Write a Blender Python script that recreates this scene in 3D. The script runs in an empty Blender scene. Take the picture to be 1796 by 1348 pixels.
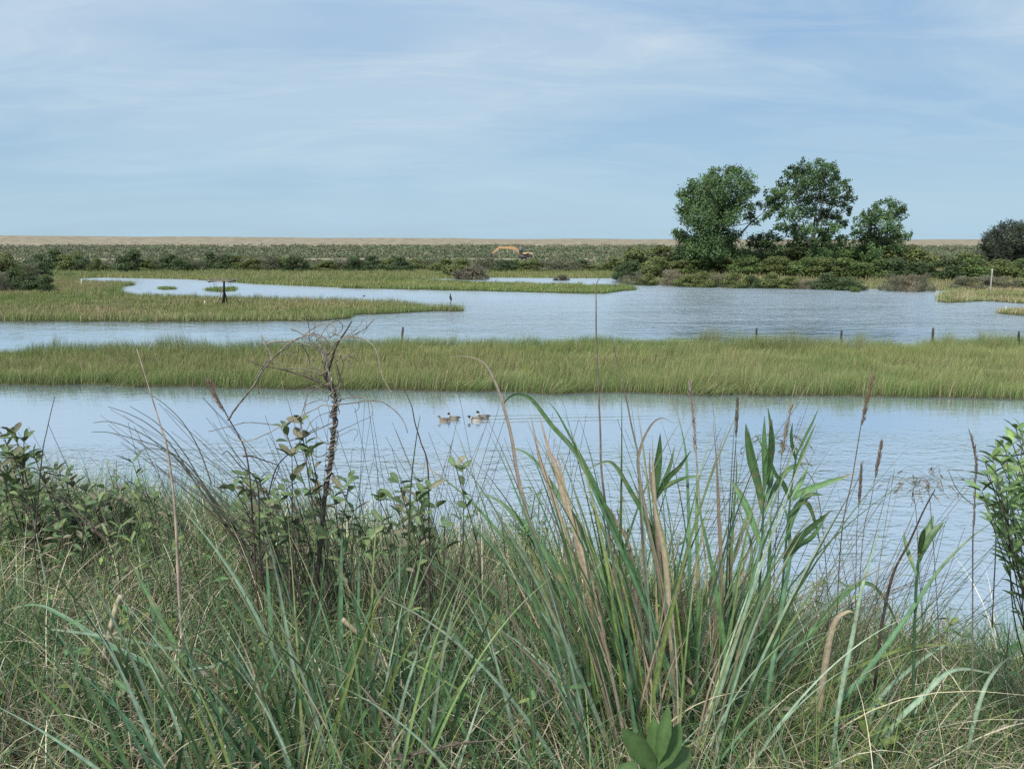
import bpy, math, random
import numpy as np
from mathutils import Vector
rng = np.random.default_rng(7)
random.seed(7)
C = bpy.context.scene.collection
SC = bpy.context.scene
PI = math.pi
# ------------------------------------------------------------------ camera
CAM = np.array([0.0, 0.0, 6.0]); FPX = 1297.0; PITCH = math.radians(11.0)
cp, sp = math.cos(PITCH), math.sin(PITCH)
cam_data = bpy.data.cameras.new('camera'); cam = bpy.data.objects.new('camera', cam_data); C.objects.link(cam)
cam.location = CAM; cam.rotation_euler = (PI/2 - PITCH, 0, 0)
cam_data.sensor_width = 36.0; cam_data.lens = 36.0*FPX/1796.0
cam_data.clip_start = 0.05; cam_data.clip_end = 9000.0
cam_data.dof.use_dof = False
SC.camera = cam
def ray(px, py):
    u = 674.0 - py
    return np.array([px - 898.0, FPX*cp + u*sp, -FPX*sp + u*cp])
def P(px, py, y):            # a point seen at (px, py), at distance y ahead of the viewer
    d = ray(px, py); return CAM + d*(y/d[1])
def G(px, py, z=0.0):        # where that line of sight meets the level z
    d = ray(px, py); return CAM + d*((z - CAM[2])/d[2])
# ------------------------------------------------------------------ small maths
def catmull(pts, n=6):
    p = np.asarray(pts, float)
    if len(p) < 3:
        t = np.linspace(0, 1, n*max(1, len(p)-1)+1)[:, None]; return p[0]*(1-t) + p[-1]*t
    q = np.vstack([2*p[0]-p[1], p, 2*p[-1]-p[-2]]); out = []
    for i in range(1, len(q)-2):
        a, b, c, d = q[i-1], q[i], q[i+1], q[i+2]
        for k in range(n):
            t = k/n
            out.append(0.5*((2*b)+(c-a)*t+(2*a-5*b+4*c-d)*t*t+(3*b-a-3*c+d)*t**3))
    out.append(p[-1]); return np.array(out)
def nrm(v): return v/np.maximum(np.linalg.norm(v, axis=-1, keepdims=True), 1e-9)
def smooth(a, b, x):
    t = np.clip((np.asarray(x, float)-a)/(b-a), 0, 1); return t*t*(3-2*t)
_perm = np.random.default_rng(3).random((64, 64))
def vnoise(x, y):            # smooth value noise in 0..1
    x = np.asarray(x, float); y = np.asarray(y, float)
    xi = np.floor(x).astype(int); yi = np.floor(y).astype(int); fx = x-xi; fy = y-yi
    fx = fx*fx*(3-2*fx); fy = fy*fy*(3-2*fy)
    g = lambda i, j: _perm[i % 64, j % 64]
    return (g(xi, yi)*(1-fx)+g(xi+1, yi)*fx)*(1-fy) + (g(xi, yi+1)*(1-fx)+g(xi+1, yi+1)*fx)*fy
def fnoise(x, y): return 0.55*vnoise(x, y)+0.3*vnoise(x*2.1+9, y*2.1+4)+0.15*vnoise(x*4.3+3, y*4.3+7)
def inpoly(pts, poly):
    x, y = pts[:, 0], pts[:, 1]; inside = np.zeros(len(pts), bool); n = len(poly)
    for i in range(n):
        x1, y1 = poly[i]; x2, y2 = poly[(i+1) % n]
        c = ((y1 > y) != (y2 > y)) & (x < (x2-x1)*(y-y1)/((y2-y1) or 1e-9)+x1); inside ^= c
    return inside
def polydist(pts, poly):
    d = np.full(len(pts), 1e9); n = len(poly)
    for i in range(n):
        a = np.array(poly[i]); b = np.array(poly[(i+1) % n]); ab = b-a
        t = np.clip(((pts-a)@ab)/max(ab@ab, 1e-9), 0, 1)[:, None]
        d = np.minimum(d, np.linalg.norm(pts-(a+t*ab), axis=1))
    return d
# ------------------------------------------------------------------ mesh gathering
class MB:
    def __init__(s): s.v = []; s.c = []; s.q = []; s.t = []; s.n = 0
    def add(s, v, col, quads=None, tris=None):
        v = np.asarray(v, float).reshape(-1, 3); col = np.asarray(col, float)
        if col.ndim == 1: col = np.repeat(col[None, :3], len(v), 0)
        s.v.append(v); s.c.append(col[:, :3])
        if quads is not None and len(quads): s.q.append(np.asarray(quads, int).reshape(-1, 4)+s.n)
        if tris is not None and len(tris): s.t.append(np.asarray(tris, int).reshape(-1, 3)+s.n)
        s.n += len(v)
    def build(s, name, mat, parent=None, loc=None, smooth_=True):
        me = bpy.data.meshes.new(name)
        v = np.vstack(s.v) if s.v else np.zeros((0, 3)); c = np.vstack(s.c) if s.c else np.zeros((0, 3))
        if loc is not None: v = v-np.asarray(loc, float)
        q = np.vstack(s.q) if s.q else np.zeros((0, 4), int); t = np.vstack(s.t) if s.t else np.zeros((0, 3), int)
        me.vertices.add(len(v)); me.vertices.foreach_set('co', v.astype(np.float32).ravel())
        loops = np.concatenate([q.ravel(), t.ravel()]).astype(np.int32)
        me.loops.add(len(loops)); me.loops.foreach_set('vertex_index', loops)
        st = np.concatenate([np.arange(len(q))*4, len(q)*4+np.arange(len(t))*3]).astype(np.int32)
        me.polygons.add(len(st)); me.polygons.foreach_set('loop_start', st)
        me.polygons.foreach_set('use_smooth', np.full(len(st), bool(smooth_)))
        me.update(calc_edges=True)
        a = me.attributes.new('col', 'FLOAT_COLOR', 'POINT')
        a.data.foreach_set('color', np.hstack([c, np.ones((len(c), 1))]).astype(np.float32).ravel())
        me.validate()
        if mat: me.materials.append(mat)
        o = bpy.data.objects.new(name, me); C.objects.link(o)
        if parent is not None: o.parent = parent
        elif loc is not None: o.location = loc
        return o
def blades(mb, base, h, w, az, th0, curl, col, segs=3, tip=None, twist=None, dark=None):
    base = np.asarray(base, float); N = len(base)
    if N == 0: return
    B = lambda x: np.broadcast_to(np.asarray(x, float), (N,)).copy()
    h, w, az, th0, curl = map(B, (h, w, az, th0, curl))
    tw = B(twist) if twist is not None else rng.uniform(-1.2, 1.2, N)
    col = np.broadcast_to(np.asarray(col, float), (N, 3))
    tipc = col if tip is None else np.broadcast_to(np.asarray(tip, float), (N, 3))
    wd = np.stack([-np.sin(az+tw), np.cos(az+tw), np.zeros(N)], 1)
    ld = np.stack([np.cos(az), np.sin(az), np.zeros(N)], 1)
    pos = base.copy(); V = []; Cc = []
    for i in range(segs+1):
        t = i/segs; wi = w*(1-t**1.7)*0.5*(0.8+0.5*t)
        c = col*(1-t)+tipc*t
        if i < segs:
            V += [pos-wd*wi[:, None], pos+wd*wi[:, None]]; Cc += [c, c]
        else: V.append(pos.copy()); Cc.append(c)
        th = th0+curl*((i+0.5)/segs)**1.4; s = (h/segs)[:, None]
        pos = pos+s*(np.sin(th)[:, None]*ld+np.cos(th)[:, None]*np.array([0, 0, 1.0]))
    K = 2*segs+1
    V = np.stack(V, 1).reshape(-1, 3); Cc = np.stack(Cc, 1).reshape(-1, 3)
    o = (np.arange(N)*K)[:, None]
    q = np.concatenate([np.stack([o[:, 0]+2*i, o[:, 0]+2*i+1, o[:, 0]+2*i+3, o[:, 0]+2*i+2], 1) for i in range(segs-1)]) if segs > 1 else None
    t = np.stack([o[:, 0]+K-3, o[:, 0]+K-2, o[:, 0]+K-1], 1)
    mb.add(V, Cc, q, t)
def frames(d, up):
    d = nrm(d); s = nrm(np.cross(d, up)); n = np.cross(s, d); return d, s, n
def quadleaves(mb, pos, d, up, L, W, col):
    pos = np.asarray(pos); N = len(pos); d, s, n = frames(d, up)
    L = np.broadcast_to(L, (N,))[:, None]; W = np.broadcast_to(W, (N,))[:, None]
    V = np.stack([pos, pos+d*L*.5+s*W*.5+n*W*.12, pos+d*L, pos+d*L*.5-s*W*.5+n*W*.12], 1).reshape(-1, 3)
    col = np.repeat(np.broadcast_to(col, (N, 3)), 4, 0); o = (np.arange(N)*4)[:, None]
    mb.add(V, col, o+np.arange(4)[None])
def leaves(mb, pos, d, up, L, W, col, fold=0.25, droop=0.15, rib=1.25):
    pos = np.asarray(pos, float); N = len(pos); d, s, n = frames(d, up)
    L = np.broadcast_to(L, (N,))[:, None]; W = np.broadcast_to(W, (N,))[:, None]; col = np.broadcast_to(col, (N, 3))
    def pt(t, x): return pos+d*L*t+s*W*x+n*(W*abs(x)*fold*2-L*droop*t*t)
    V = np.stack([pt(0, 0), pt(.28, .36), pt(.28, 0), pt(.28, -.36), pt(.6, .48), pt(.6, 0), pt(.6, -.48), pt(.85, .28), pt(.85, 0), pt(.85, -.28), pt(1, 0)], 1).reshape(-1, 3)
    cc = np.stack([col*(rib if k in (0, 2, 5, 8, 10) else 1) for k in range(11)], 1).reshape(-1, 3)
    o = (np.arange(N)*11)[:, None]
    t = np.concatenate([o+np.array([[0, 1, 2]]), o+np.array([[0, 2, 3]]), o+np.array([[7, 10, 8]]), o+np.array([[8, 10, 9]])])
    q = np.concatenate([o+np.array([[1, 4, 5, 2]]), o+np.array([[2, 5, 6, 3]]), o+np.array([[4, 7, 8, 5]]), o+np.array([[5, 8, 9, 6]])])
    mb.add(V, cc, q, t)
def tube(mb, pts, r, col, n=6, cap=True):
    p = np.asarray(pts, float); M = len(p); r = np.broadcast_to(np.asarray(r, float), (M,))
    tan = nrm(np.gradient(p, axis=0)); ref = np.array([0.31, 0.2, 0.93])
    a = nrm(np.cross(tan, ref)); b = np.cross(tan, a)
    ang = np.arange(n)*2*PI/n
    V = p[:, None]+r[:, None, None]*(np.cos(ang)[None, :, None]*a[:, None]+np.sin(ang)[None, :, None]*b[:, None])
    col = np.asarray(col, float)
    cc = np.repeat(col[None], M*n, 0) if col.ndim == 1 else np.repeat(col, n, 0)
    i = np.arange(M-1)[:, None]*n; j = np.arange(n)[None]; k = (j+1) % n
    q = np.stack([i+j, i+k, i+n+k, i+n+j], 2).reshape(-1, 4)
    tr = []
    if cap:
        for e, off in ((0, 0), (1, (M-1)*n)):
            for x in range(1, n-1): tr.append((off, off+x+1, off+x) if e == 0 else (off, off+x, off+x+1))
    mb.add(V.reshape(-1, 3), cc, q, tr)
def box(mb, c, s, col, rot=None, bev=0.0):
    sx, sy, sz = (x/2 for x in s); b = min(bev, sx*.6, sy*.6, sz*.6)
    if b <= 0:
        v = np.array([[x, y, z] for z in (-sz, sz) for y in (-sy, sy) for x in (-sx, sx)])
        q = [(0, 2, 3, 1), (4, 5, 7, 6), (0, 1, 5, 4), (2, 6, 7, 3), (0, 4, 6, 2), (1, 3, 7, 5)]
    else:
        prof = [(-sz, b), (-sz+b, 0), (sz-b, 0), (sz, b)]; v = []
        for z, k in prof:
            X, Y = sx-k, sy-k; e = b
            v += [(-X+e, -Y, z), (X-e, -Y, z), (X, -Y+e, z), (X, Y-e, z), (X-e, Y, z), (-X+e, Y, z), (-X, Y-e, z), (-X, -Y+e, z)]
        v = np.array(v); q = []
        for l in range(3):
            for k in range(8): q.append((l*8+k, l*8+(k+1) % 8, l*8+8+(k+1) % 8, l*8+8+k))
        for off, fl in ((0, 1), (24, 0)):
            for a_ in ((0, 1, 2, 7), (7, 2, 3, 6), (6, 3, 4, 5)): q.append(tuple(off+z for z in (a_[::-1] if fl else a_)))
    if rot is not None: v = v@np.asarray(rot).T
    mb.add(v+np.asarray(c), col, q)
def rotz(a): c, s = math.cos(a), math.sin(a); return np.array([[c, -s, 0], [s, c, 0], [0, 0, 1]])
def roty(a): c, s = math.cos(a), math.sin(a); return np.array([[c, 0, s], [0, 1, 0], [-s, 0, c]])
def ribbon(mb, pts, w, col, mid=None, tipcol=None, fold=0.3, roll=0.0, wprof=None):
    """A long grass leaf through pts: three points across, creased along its midrib."""
    p = np.asarray(pts, float); M = len(p); t = np.linspace(0, 1, M)
    tan = nrm(np.gradient(p, axis=0)); view = nrm(CAM-p)
    s0 = nrm(np.cross(tan, view)); n0 = np.cross(s0, tan)
    a = roll*np.ones(M) if np.isscalar(roll) else np.interp(t, [0, 1], roll)
    s = s0*np.cos(a)[:, None]+n0*np.sin(a)[:, None]; n = np.cross(s, tan)
    pr = (np.minimum(1, 0.55+t*2)*(1-np.clip((t-.25)/.75, 0, 1)**1.6)) if wprof is None else np.interp(t, np.linspace(0, 1, len(wprof)), wprof)
    hw = (w*.5*np.maximum(pr, .02))[:, None]
    V = np.stack([p-s*hw+n*hw*fold, p-n*hw*fold*.2, p+s*hw+n*hw*fold], 1).reshape(-1, 3)
    col = np.asarray(col, float); mid = col*1.35 if mid is None else np.asarray(mid); tc = col if tipcol is None else np.asarray(tipcol)
    k = np.clip((t-.55)/.45, 0, 1)[:, None]
    ce = col*(1-k)+tc*k; cm = mid*(1-k)+tc*1.15*k
    age = rng.random(); br = np.array([.34, .26, .15])
    bl = np.clip((vnoise(np.arange(M)*.55+age*90, np.full(M, age*50))-.74)*3.0, 0, .75)*(age > .35)+(smooth(.72+.25*rng.random(), 1.0, t)*.8 if age > .5 else 0)
    bl = np.clip(bl, 0, .85)[:, None]; ce = ce*(1-bl)+br*bl; cm = cm*(1-bl)+br*1.1*bl
    cc = np.stack([ce, cm, ce*0.9*(1-bl*.3)], 1).reshape(-1, 3)
    i = np.arange(M-1)*3
    q = np.concatenate([np.stack([i, i+1, i+4, i+3], 1), np.stack([i+1, i+2, i+5, i+4], 1)])
    mb.add(V, cc, q)
def rdir(n, zb=0.0):
    v = rng.normal(size=(n, 3)); v[:, 2] += zb; return nrm(v)
# ------------------------------------------------------------------ objects
def props(o, label=None, cat=None, group=None, kind=None):
    if label: o['label'] = label
    if cat: o['category'] = cat
    if group: o['group'] = group
    if kind: o['kind'] = kind
    return o
def thing(name, loc, label, cat, group=None, rz=0.0):
    o = bpy.data.objects.new(name, None); C.objects.link(o); o.empty_display_size = 0.1
    o.location = [float(x) for x in loc]; o.rotation_euler = (0, 0, rz); return props(o, label, cat, group)
def dup(root, loc, rz, scale, label, group=None):
    r = root.copy(); C.objects.link(r); r.location = [float(x) for x in loc]; r.rotation_euler = (0, 0, rz); r.scale = scale
    props(r, label, None, group)
    for ch in list(root.children):
        c = ch.copy(); C.objects.link(c); c.parent = r
    return r
# ------------------------------------------------------------------ materials
def new_mat(name):
    m = bpy.data.materials.new(name); m.use_nodes = True; nt = m.node_tree; nt.nodes.clear()
    return m, nt, nt.nodes, nt.links
def leaf_mat(name, rough=0.55, transl=0.25, spec=0.35, var=0.0, scale=20.0):
    m, nt, N, L = new_mat(name)
    out = N.new('ShaderNodeOutputMaterial'); at = N.new('ShaderNodeAttribute'); at.attribute_name = 'col'
    pb = N.new('ShaderNodeBsdfPrincipled'); pb.inputs['Roughness'].default_value = rough; pb.inputs['Specular IOR Level'].default_value = spec
    src = at.outputs['Color']
    if var:
        nz = N.new('ShaderNodeTexNoise'); nz.inputs['Scale'].default_value = scale; nz.inputs['Detail'].default_value = 4
        geo = N.new('ShaderNodeNewGeometry'); L.new(geo.outputs['Position'], nz.inputs['Vector'])
        mr = N.new('ShaderNodeMapRange'); mr.inputs['From Min'].default_value = .3; mr.inputs['From Max'].default_value = .7
        mr.inputs['To Min'].default_value = 1-var; mr.inputs['To Max'].default_value = 1+var; L.new(nz.outputs['Fac'], mr.inputs['Value'])
        vm = N.new('ShaderNodeVectorMath'); vm.operation = 'SCALE'; L.new(src, vm.inputs[0]); L.new(mr.outputs['Result'], vm.inputs['Scale']); src = vm.outputs['Vector']
    L.new(src, pb.inputs['Base Color'])
    if transl > 0:
        tr = N.new('ShaderNodeBsdfTranslucent'); L.new(src, tr.inputs['Color']); mx = N.new('ShaderNodeMixShader'); mx.inputs[0].default_value = transl
        L.new(pb.outputs[0], mx.inputs[1]); L.new(tr.outputs[0], mx.inputs[2]); L.new(mx.outputs[0], out.inputs['Surface'])
    else: L.new(pb.outputs[0], out.inputs['Surface'])
    return m
M_GRASS = leaf_mat('grass_blades', .7, .10, .12)
M_REED = leaf_mat('reed_leaf', .42, .10, .28, .26, 45)
M_DRY = leaf_mat('dry_straw', .8, .10, .1, .2, 80)
M_LEAF = leaf_mat('shrub_leaf', .48, .12, .2, .15, 50)
M_FAR = leaf_mat('far_leaf', .6, .22, .25)
M_WOOD = leaf_mat('weathered_wood', .9, 0, .2, .3, 40)
M_BARK = leaf_mat('bark', .95, 0, .15, .25, 3)
M_BIRD = leaf_mat('plumage', .7, 0, .3, .15, 60)
M_PAINT = leaf_mat('machine_paint', .45, 0, .5, .2, 3)
def soil_mat(name, c1, c2, c3, scale, bump=.3, stretch=(1, 1, 1)):
    m, nt, N, L = new_mat(name)
    out = N.new('ShaderNodeOutputMaterial'); pb = N.new('ShaderNodeBsdfPrincipled'); pb.inputs['Roughness'].default_value = .95; pb.inputs['Specular IOR Level'].default_value = .15
    geo = N.new('ShaderNodeNewGeometry'); mp = N.new('ShaderNodeMapping'); mp.inputs['Scale'].default_value = stretch; L.new(geo.outputs['Position'], mp.inputs['Vector'])
    n1 = N.new('ShaderNodeTexNoise'); n1.inputs['Scale'].default_value = scale; n1.inputs['Detail'].default_value = 8; n1.inputs['Roughness'].default_value = .65
    L.new(mp.outputs[0], n1.inputs['Vector'])
    cr = N.new('ShaderNodeValToRGB'); e = cr.color_ramp.elements
    e[0].position = .3; e[0].color = (*c1, 1); e[1].position = .7; e[1].color = (*c3, 1); x = e.new(.5); x.color = (*c2, 1)
    L.new(n1.outputs['Fac'], cr.inputs[0]); L.new(cr.outputs[0], pb.inputs['Base Color'])
    bp = N.new('ShaderNodeBump'); bp.inputs['Strength'].default_value = bump; bp.inputs['Distance'].default_value = .3/scale*3
    L.new(n1.outputs['Fac'], bp.inputs['Height']); L.new(bp.outputs[0], pb.inputs['Normal']); L.new(pb.outputs[0], out.inputs['Surface'])
    return m
M_SOIL = soil_mat('bank_soil', (.018, .015, .011), (.036, .03, .02), (.07, .058, .036), 9)
M_MUD = soil_mat('marsh_mud', (.035, .035, .018), (.06, .062, .028), (.10, .095, .045), 3)
M_BED = soil_mat('pond_bed', (.03, .03, .02), (.05, .05, .03), (.07, .07, .04), 1)
# ------------------------------------------------------------------ light: thin high overcast, soft sun from high behind the viewer's shoulder
SUN_EL, SUN_AZ = math.radians(52), math.radians(215)      # azimuth clockwise from +Y
W = bpy.data.worlds.new('World'); SC.world = W; W.use_nodes = True
nt = W.node_tree; N = nt.nodes; L = nt.links; N.clear()
wo = N.new('ShaderNodeOutputWorld'); bg = N.new('ShaderNodeBackground'); bg.inputs['Strength'].default_value = 0.1
sky = N.new('ShaderNodeTexSky'); sky.sky_type = 'NISHITA'; sky.sun_disc = False
sky.sun_elevation = SUN_EL; sky.sun_rotation = SUN_AZ; sky.air_density = 1.0; sky.dust_density = 1.0; sky.ozone_density = 1.5
tc = N.new('ShaderNodeTexCoord'); sep = N.new('ShaderNodeSeparateXYZ'); L.new(tc.outputs['Generated'], sep.inputs[0])
def mth(op, a, b=None, clamp=False):
    n = N.new('ShaderNodeMath'); n.operation = op; n.use_clamp = clamp
    for i, v in enumerate((a, b)):
        if v is None: continue
        if isinstance(v, (int, float)): n.inputs[i].default_value = v
        else: L.new(v, n.inputs[i])
    return n.outputs[0]
def ramp(v, pts):
    r = N.new('ShaderNodeValToRGB'); e = r.color_ramp.elements
    while len(e) < len(pts): e.new(.5)
    for k, (p, c) in enumerate(pts): e[k].position = p; e[k].color = (*c, 1) if not isinstance(c, (int, float)) else (c, c, c, 1)
    L.new(v, r.inputs[0]); return r.outputs[0]
zc = mth('MAXIMUM', sep.outputs['Z'], 0.0); zd = mth('ADD', zc, 0.17)
cv = N.new('ShaderNodeCombineXYZ'); L.new(mth('DIVIDE', sep.outputs['X'], zd), cv.inputs[0]); L.new(mth('DIVIDE', sep.outputs['Y'], zd), cv.inputs[1])
def cloud(scale, detail, rough, rot, sx, sy, off, dist=0.0):
    mp = N.new('ShaderNodeMapping'); mp.inputs['Rotation'].default_value = (0, 0, rot); mp.inputs['Scale'].default_value = (sx, sy, 1); mp.inputs['Location'].default_value = off
    L.new(cv.outputs[0], mp.inputs['Vector']); nz = N.new('ShaderNodeTexNoise'); nz.inputs['Scale'].default_value = scale; nz.inputs['Detail'].default_value = detail
    nz.inputs['Roughness'].default_value = rough; nz.inputs['Distortion'].default_value = dist; L.new(mp.outputs[0], nz.inputs['Vector']); return nz.outputs['Fac']
c1 = cloud(0.8, 5, .5, .30, .6, 1.0, (3.2, 1.1, 0), .4)
c2 = cloud(2.6, 10, .66, .42, .42, 1.1, (1.7, 4.6, 0), .9)
big = ramp(c1, [(.40, 0.0), (.60, 1.0)]); fine = ramp(c2, [(.45, 0.0), (.66, 1.0)])
cl = mth('ADD', mth('MULTIPLY', big, .62), mth('MULTIPLY', fine, .38), True)
veil_col = ramp(sep.outputs['Z'], [(0.0, (3.65, 5.35, 6.6)), (.10, (3.1, 4.75, 6.4)), (.24, (2.75, 4.35, 6.4)), (.45, (4.7, 6.2, 7.7)), (1.0, (6.4, 7.4, 8.4))])
cloud_col = ramp(sep.outputs['Z'], [(0.0, (3.7, 5.4, 6.6)), (.13, (4.35, 5.65, 6.7)), (.26, (5.1, 6.15, 7.0)), (.5, (6.3, 7.3, 8.2)), (1.0, (7.9, 8.6, 9.3))])
def mixc(f, a, b):
    m = N.new('ShaderNodeMix'); m.data_type = 'RGBA'
    if isinstance(f, (int, float)): m.inputs[0].default_value = f
    else: L.new(f, m.inputs[0])
    L.new(a, m.inputs[6]); L.new(b, m.inputs[7]); return m.outputs[2]
veil = mixc(.82, sky.outputs[0], veil_col)
L.new(mixc(mth('MULTIPLY', cl, 1.0), veil, cloud_col), bg.inputs['Color']); L.new(bg.outputs[0], wo.inputs['Surface'])
sd = bpy.data.lights.new('sun', 'SUN'); so = bpy.data.objects.new('sun', sd); C.objects.link(so)
sd.energy = 3.7; sd.angle = math.radians(7); sd.color = (1.0, .965, .91)
dv = Vector((math.sin(SUN_AZ)*math.cos(SUN_EL), math.cos(SUN_AZ)*math.cos(SUN_EL), math.sin(SUN_EL)))
so.rotation_euler = dv.to_track_quat('Z', 'Y').to_euler()
SC.view_settings.view_transform = 'Standard'; SC.view_settings.look = 'None'; SC.view_settings.gamma = 1.0; SC.view_settings.exposure = 0.24
SC.cycles.max_bounces = 6; SC.cycles.diffuse_bounces = 2; SC.cycles.transmission_bounces = 3; SC.cycles.glossy_bounces = 3; SC.cycles.transparent_max_bounces = 4
SC.cycles.use_denoising = False
# ------------------------------------------------------------------ setting: pond bed, water, marsh islands, land, dune, sea
def sheet(name, x0, x1, y0, y1, z, mat, n=1):
    mb = MB(); mb.add([(x0, y0, z), (x1, y0, z), (x1, y1, z), (x0, y1, z)], (.1, .1, .1), [(0, 1, 2, 3)])
    o = mb.build(name, mat); o['kind'] = 'structure'; return o
sheet('ground', -2500, 2500, -60, 3600, -1.6, M_BED)
m, nt_, N_, L_ = new_mat('water_surface')
def water_mat():
    out = N_.new('ShaderNodeOutputMaterial'); geo = N_.new('ShaderNodeNewGeometry'); pos = geo.outputs['Position']
    def nz(scale, sc, detail=3, rough=.5, dist=0):
        mp = N_.new('ShaderNodeMapping'); mp.inputs['Scale'].default_value = sc; L_.new(pos, mp.inputs['Vector'])
        n = N_.new('ShaderNodeTexNoise'); n.inputs['Scale'].default_value = scale; n.inputs['Detail'].default_value = detail; n.inputs['Roughness'].default_value = rough; n.inputs['Distortion'].default_value = dist
        L_.new(mp.outputs[0], n.inputs['Vector']); return n.outputs['Fac']
    def M(op, a, b, clamp=False):
        n = N_.new('ShaderNodeMath'); n.operation = op; n.use_clamp = clamp
        for i, v in enumerate((a, b)):
            if isinstance(v, (int, float)): n.inputs[i].default_value = v
            else: L_.new(v, n.inputs[i])
        return n.outputs[0]
    def MR(v, a, b, c, d):
        n = N_.new('ShaderNodeMapRange'); n.interpolation_type = 'SMOOTHSTEP'; L_.new(v, n.inputs[0])
        for i, x in enumerate((a, b, c, d)): n.inputs[i+1].default_value = x
        return n.outputs[0]
    sx = N_.new('ShaderNodeSeparateXYZ'); L_.new(pos, sx.inputs[0]); X, Y = sx.outputs['X'], sx.outputs['Y']
    rip = nz(4.2, (1.0, 1.5, 1), 3, .55, .4); swell = nz(1.5, (.8, 1.5, 1), 3, .5, .3); chop = nz(1.5, (.7, 1.15, 1), 4, .6, .5)
    # the breeze: calm under the near marsh edge, ruffled close to the bank and out on the open pond
    patch = nz(.12, (.7, 1.6, 1), 3, .5)
    near = MR(Y, 24.5, 17.0, .12, 1.0); far = MR(Y, 45, 62, .25, 1.0); openx = MR(X, -22, 4, .3, 1.0)
    pw = MR(patch, .36, .6, .55, 1.0)
    hgt = M('ADD', M('ADD', M('MULTIPLY', M('MULTIPLY', rip, .045), M('ADD', near, .0)), M('MULTIPLY', M('MULTIPLY', swell, .05), M('ADD', near, 0.05))),
            M('MULTIPLY', M('MULTIPLY', M('MULTIPLY', chop, .22), far), openx))
    isfar = MR(Y, 40, 41, 0.0, 1.0)
    nearh = M('ADD', M('MULTIPLY', M('MULTIPLY', rip, .055), near), M('MULTIPLY', M('MULTIPLY', swell, .085), near))
    farh = M('MULTIPLY', M('ADD', M('MULTIPLY', chop, .34), M('MULTIPLY', swell, .20)), M('MULTIPLY', far, openx))
    inv = M('SUBTRACT', 1.0, isfar)
    hgt = M('MULTIPLY', M('ADD', M('MULTIPLY', nearh, inv), M('MULTIPLY', farh, isfar)), pw)
    wy = M('MULTIPLY', MR(Y, 23.7, 24.3, 0, 1), MR(Y, 25.0, 25.6, 1, 0)); wx = M('MULTIPLY', MR(X, -2.6, -1.2, 0, 1), MR(X, 2.0, 8.0, 1, 0))      # ripples trailing the ducks
    wv = M('SINE', M('ADD', M('MULTIPLY', Y, 13.0), M('ADD', M('MULTIPLY', X, -1.1), M('MULTIPLY', swell, 5.0))), 0.0)
    hgt = M('ADD', hgt, M('MULTIPLY', M('MULTIPLY', wv, .006), M('MULTIPLY', wy, wx)))
    bp = N_.new('ShaderNodeBump'); bp.inputs['Strength'].default_value = 1.0; bp.inputs['Distance'].default_value = 1.0; L_.new(hgt, bp.inputs['Height'])
    df = N_.new('ShaderNodeBsdfDiffuse'); df.inputs['Color'].default_value = (.225, .30, .36, 1)
    gl = N_.new('ShaderNodeBsdfGlossy'); L_.new(MR(Y, 28, 95, .045, .24), gl.inputs['Roughness']); gl.inputs['Color'].default_value = (.97, .985, 1, 1); L_.new(bp.outputs[0], gl.inputs['Normal'])
    lw = N_.new('ShaderNodeLayerWeight'); lw.inputs['Blend'].default_value = .5; L_.new(bp.outputs[0], lw.inputs['Normal'])
    fr = N_.new('ShaderNodeMapRange'); L_.new(lw.outputs['Facing'], fr.inputs[0])
    for i_, x_ in enumerate((.30, .92, .30, .93)): fr.inputs[i_+1].default_value = x_
    mx = N_.new('ShaderNodeMixShader'); L_.new(fr.outputs[0], mx.inputs[0]); L_.new(df.outputs[0], mx.inputs[1]); L_.new(gl.outputs[0], mx.inputs[2]); L_.new(mx.outputs[0], out.inputs['Surface'])
water_mat(); M_WATER = m
sheet('water', -400, 400, 3, 360, 0.0, M_WATER)
sheet('sea', -2450, 2450, 420, 3550, 0.004, M_WATER)
def island(name, px_poly, z=0.07):
    poly = [G(a, b)[:2] for a, b in px_poly]
    q = []
    for i in range(len(poly)):                       # finer, slightly ragged shoreline
        a, b = poly[i], poly[(i+1) % len(poly)]; n = max(1, int(np.linalg.norm(b-a)/1.2))
        for k in range(n):
            t = k/n; p = a*(1-t)+b*t; dd = min(1.0, np.linalg.norm(b-a)/8)
            q.append(p+dd*(np.array([fnoise(p[0]*.9, p[1]*.9), fnoise(p[0]*.9+30, p[1]*.9+11)])-.5)*1.3)
    poly = [tuple(x) for x in q]
    import bmesh
    from mathutils.geometry import delaunay_2d_cdt
    r_ = delaunay_2d_cdt([Vector(p) for p in poly], [(i, (i+1) % len(poly)) for i in range(len(poly))], [], 1, 1e-4)
    bm = bmesh.new(); vs = [bm.verts.new((v.x, v.y, z)) for v in r_[0]]
    for f in r_[2]: bm.faces.new([vs[k] for k in f])
    vs = [bm.verts.new((x, y, z-.001)) for x, y in poly]
    low = [bm.verts.new((x, y, -1.0)) for x, y in poly]
    for i in range(len(vs)):
        j = (i+1) % len(vs); bm.faces.new((vs[i], vs[j], low[j], low[i]))
    bmesh.ops.recalc_face_normals(bm, faces=bm.faces)
    me = bpy.data.meshes.new(name); bm.to_mesh(me); bm.free(); me.materials.append(M_MUD)
    o = bpy.data.objects.new(name, me); C.objects.link(o); o['kind'] = 'structure'
    return poly
ISL_NEAR = island('marsh_island', [(-260, 668), (0, 673), (450, 681), (900, 688), (1350, 694), (1796, 701), (2080, 706), (2080, 602), (1796, 604), (1650, 611), (1510, 617), (1350, 607),
                                   (1075, 604), (900, 611), (700, 609), (450, 615), (0, 622), (-260, 626)])
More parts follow.
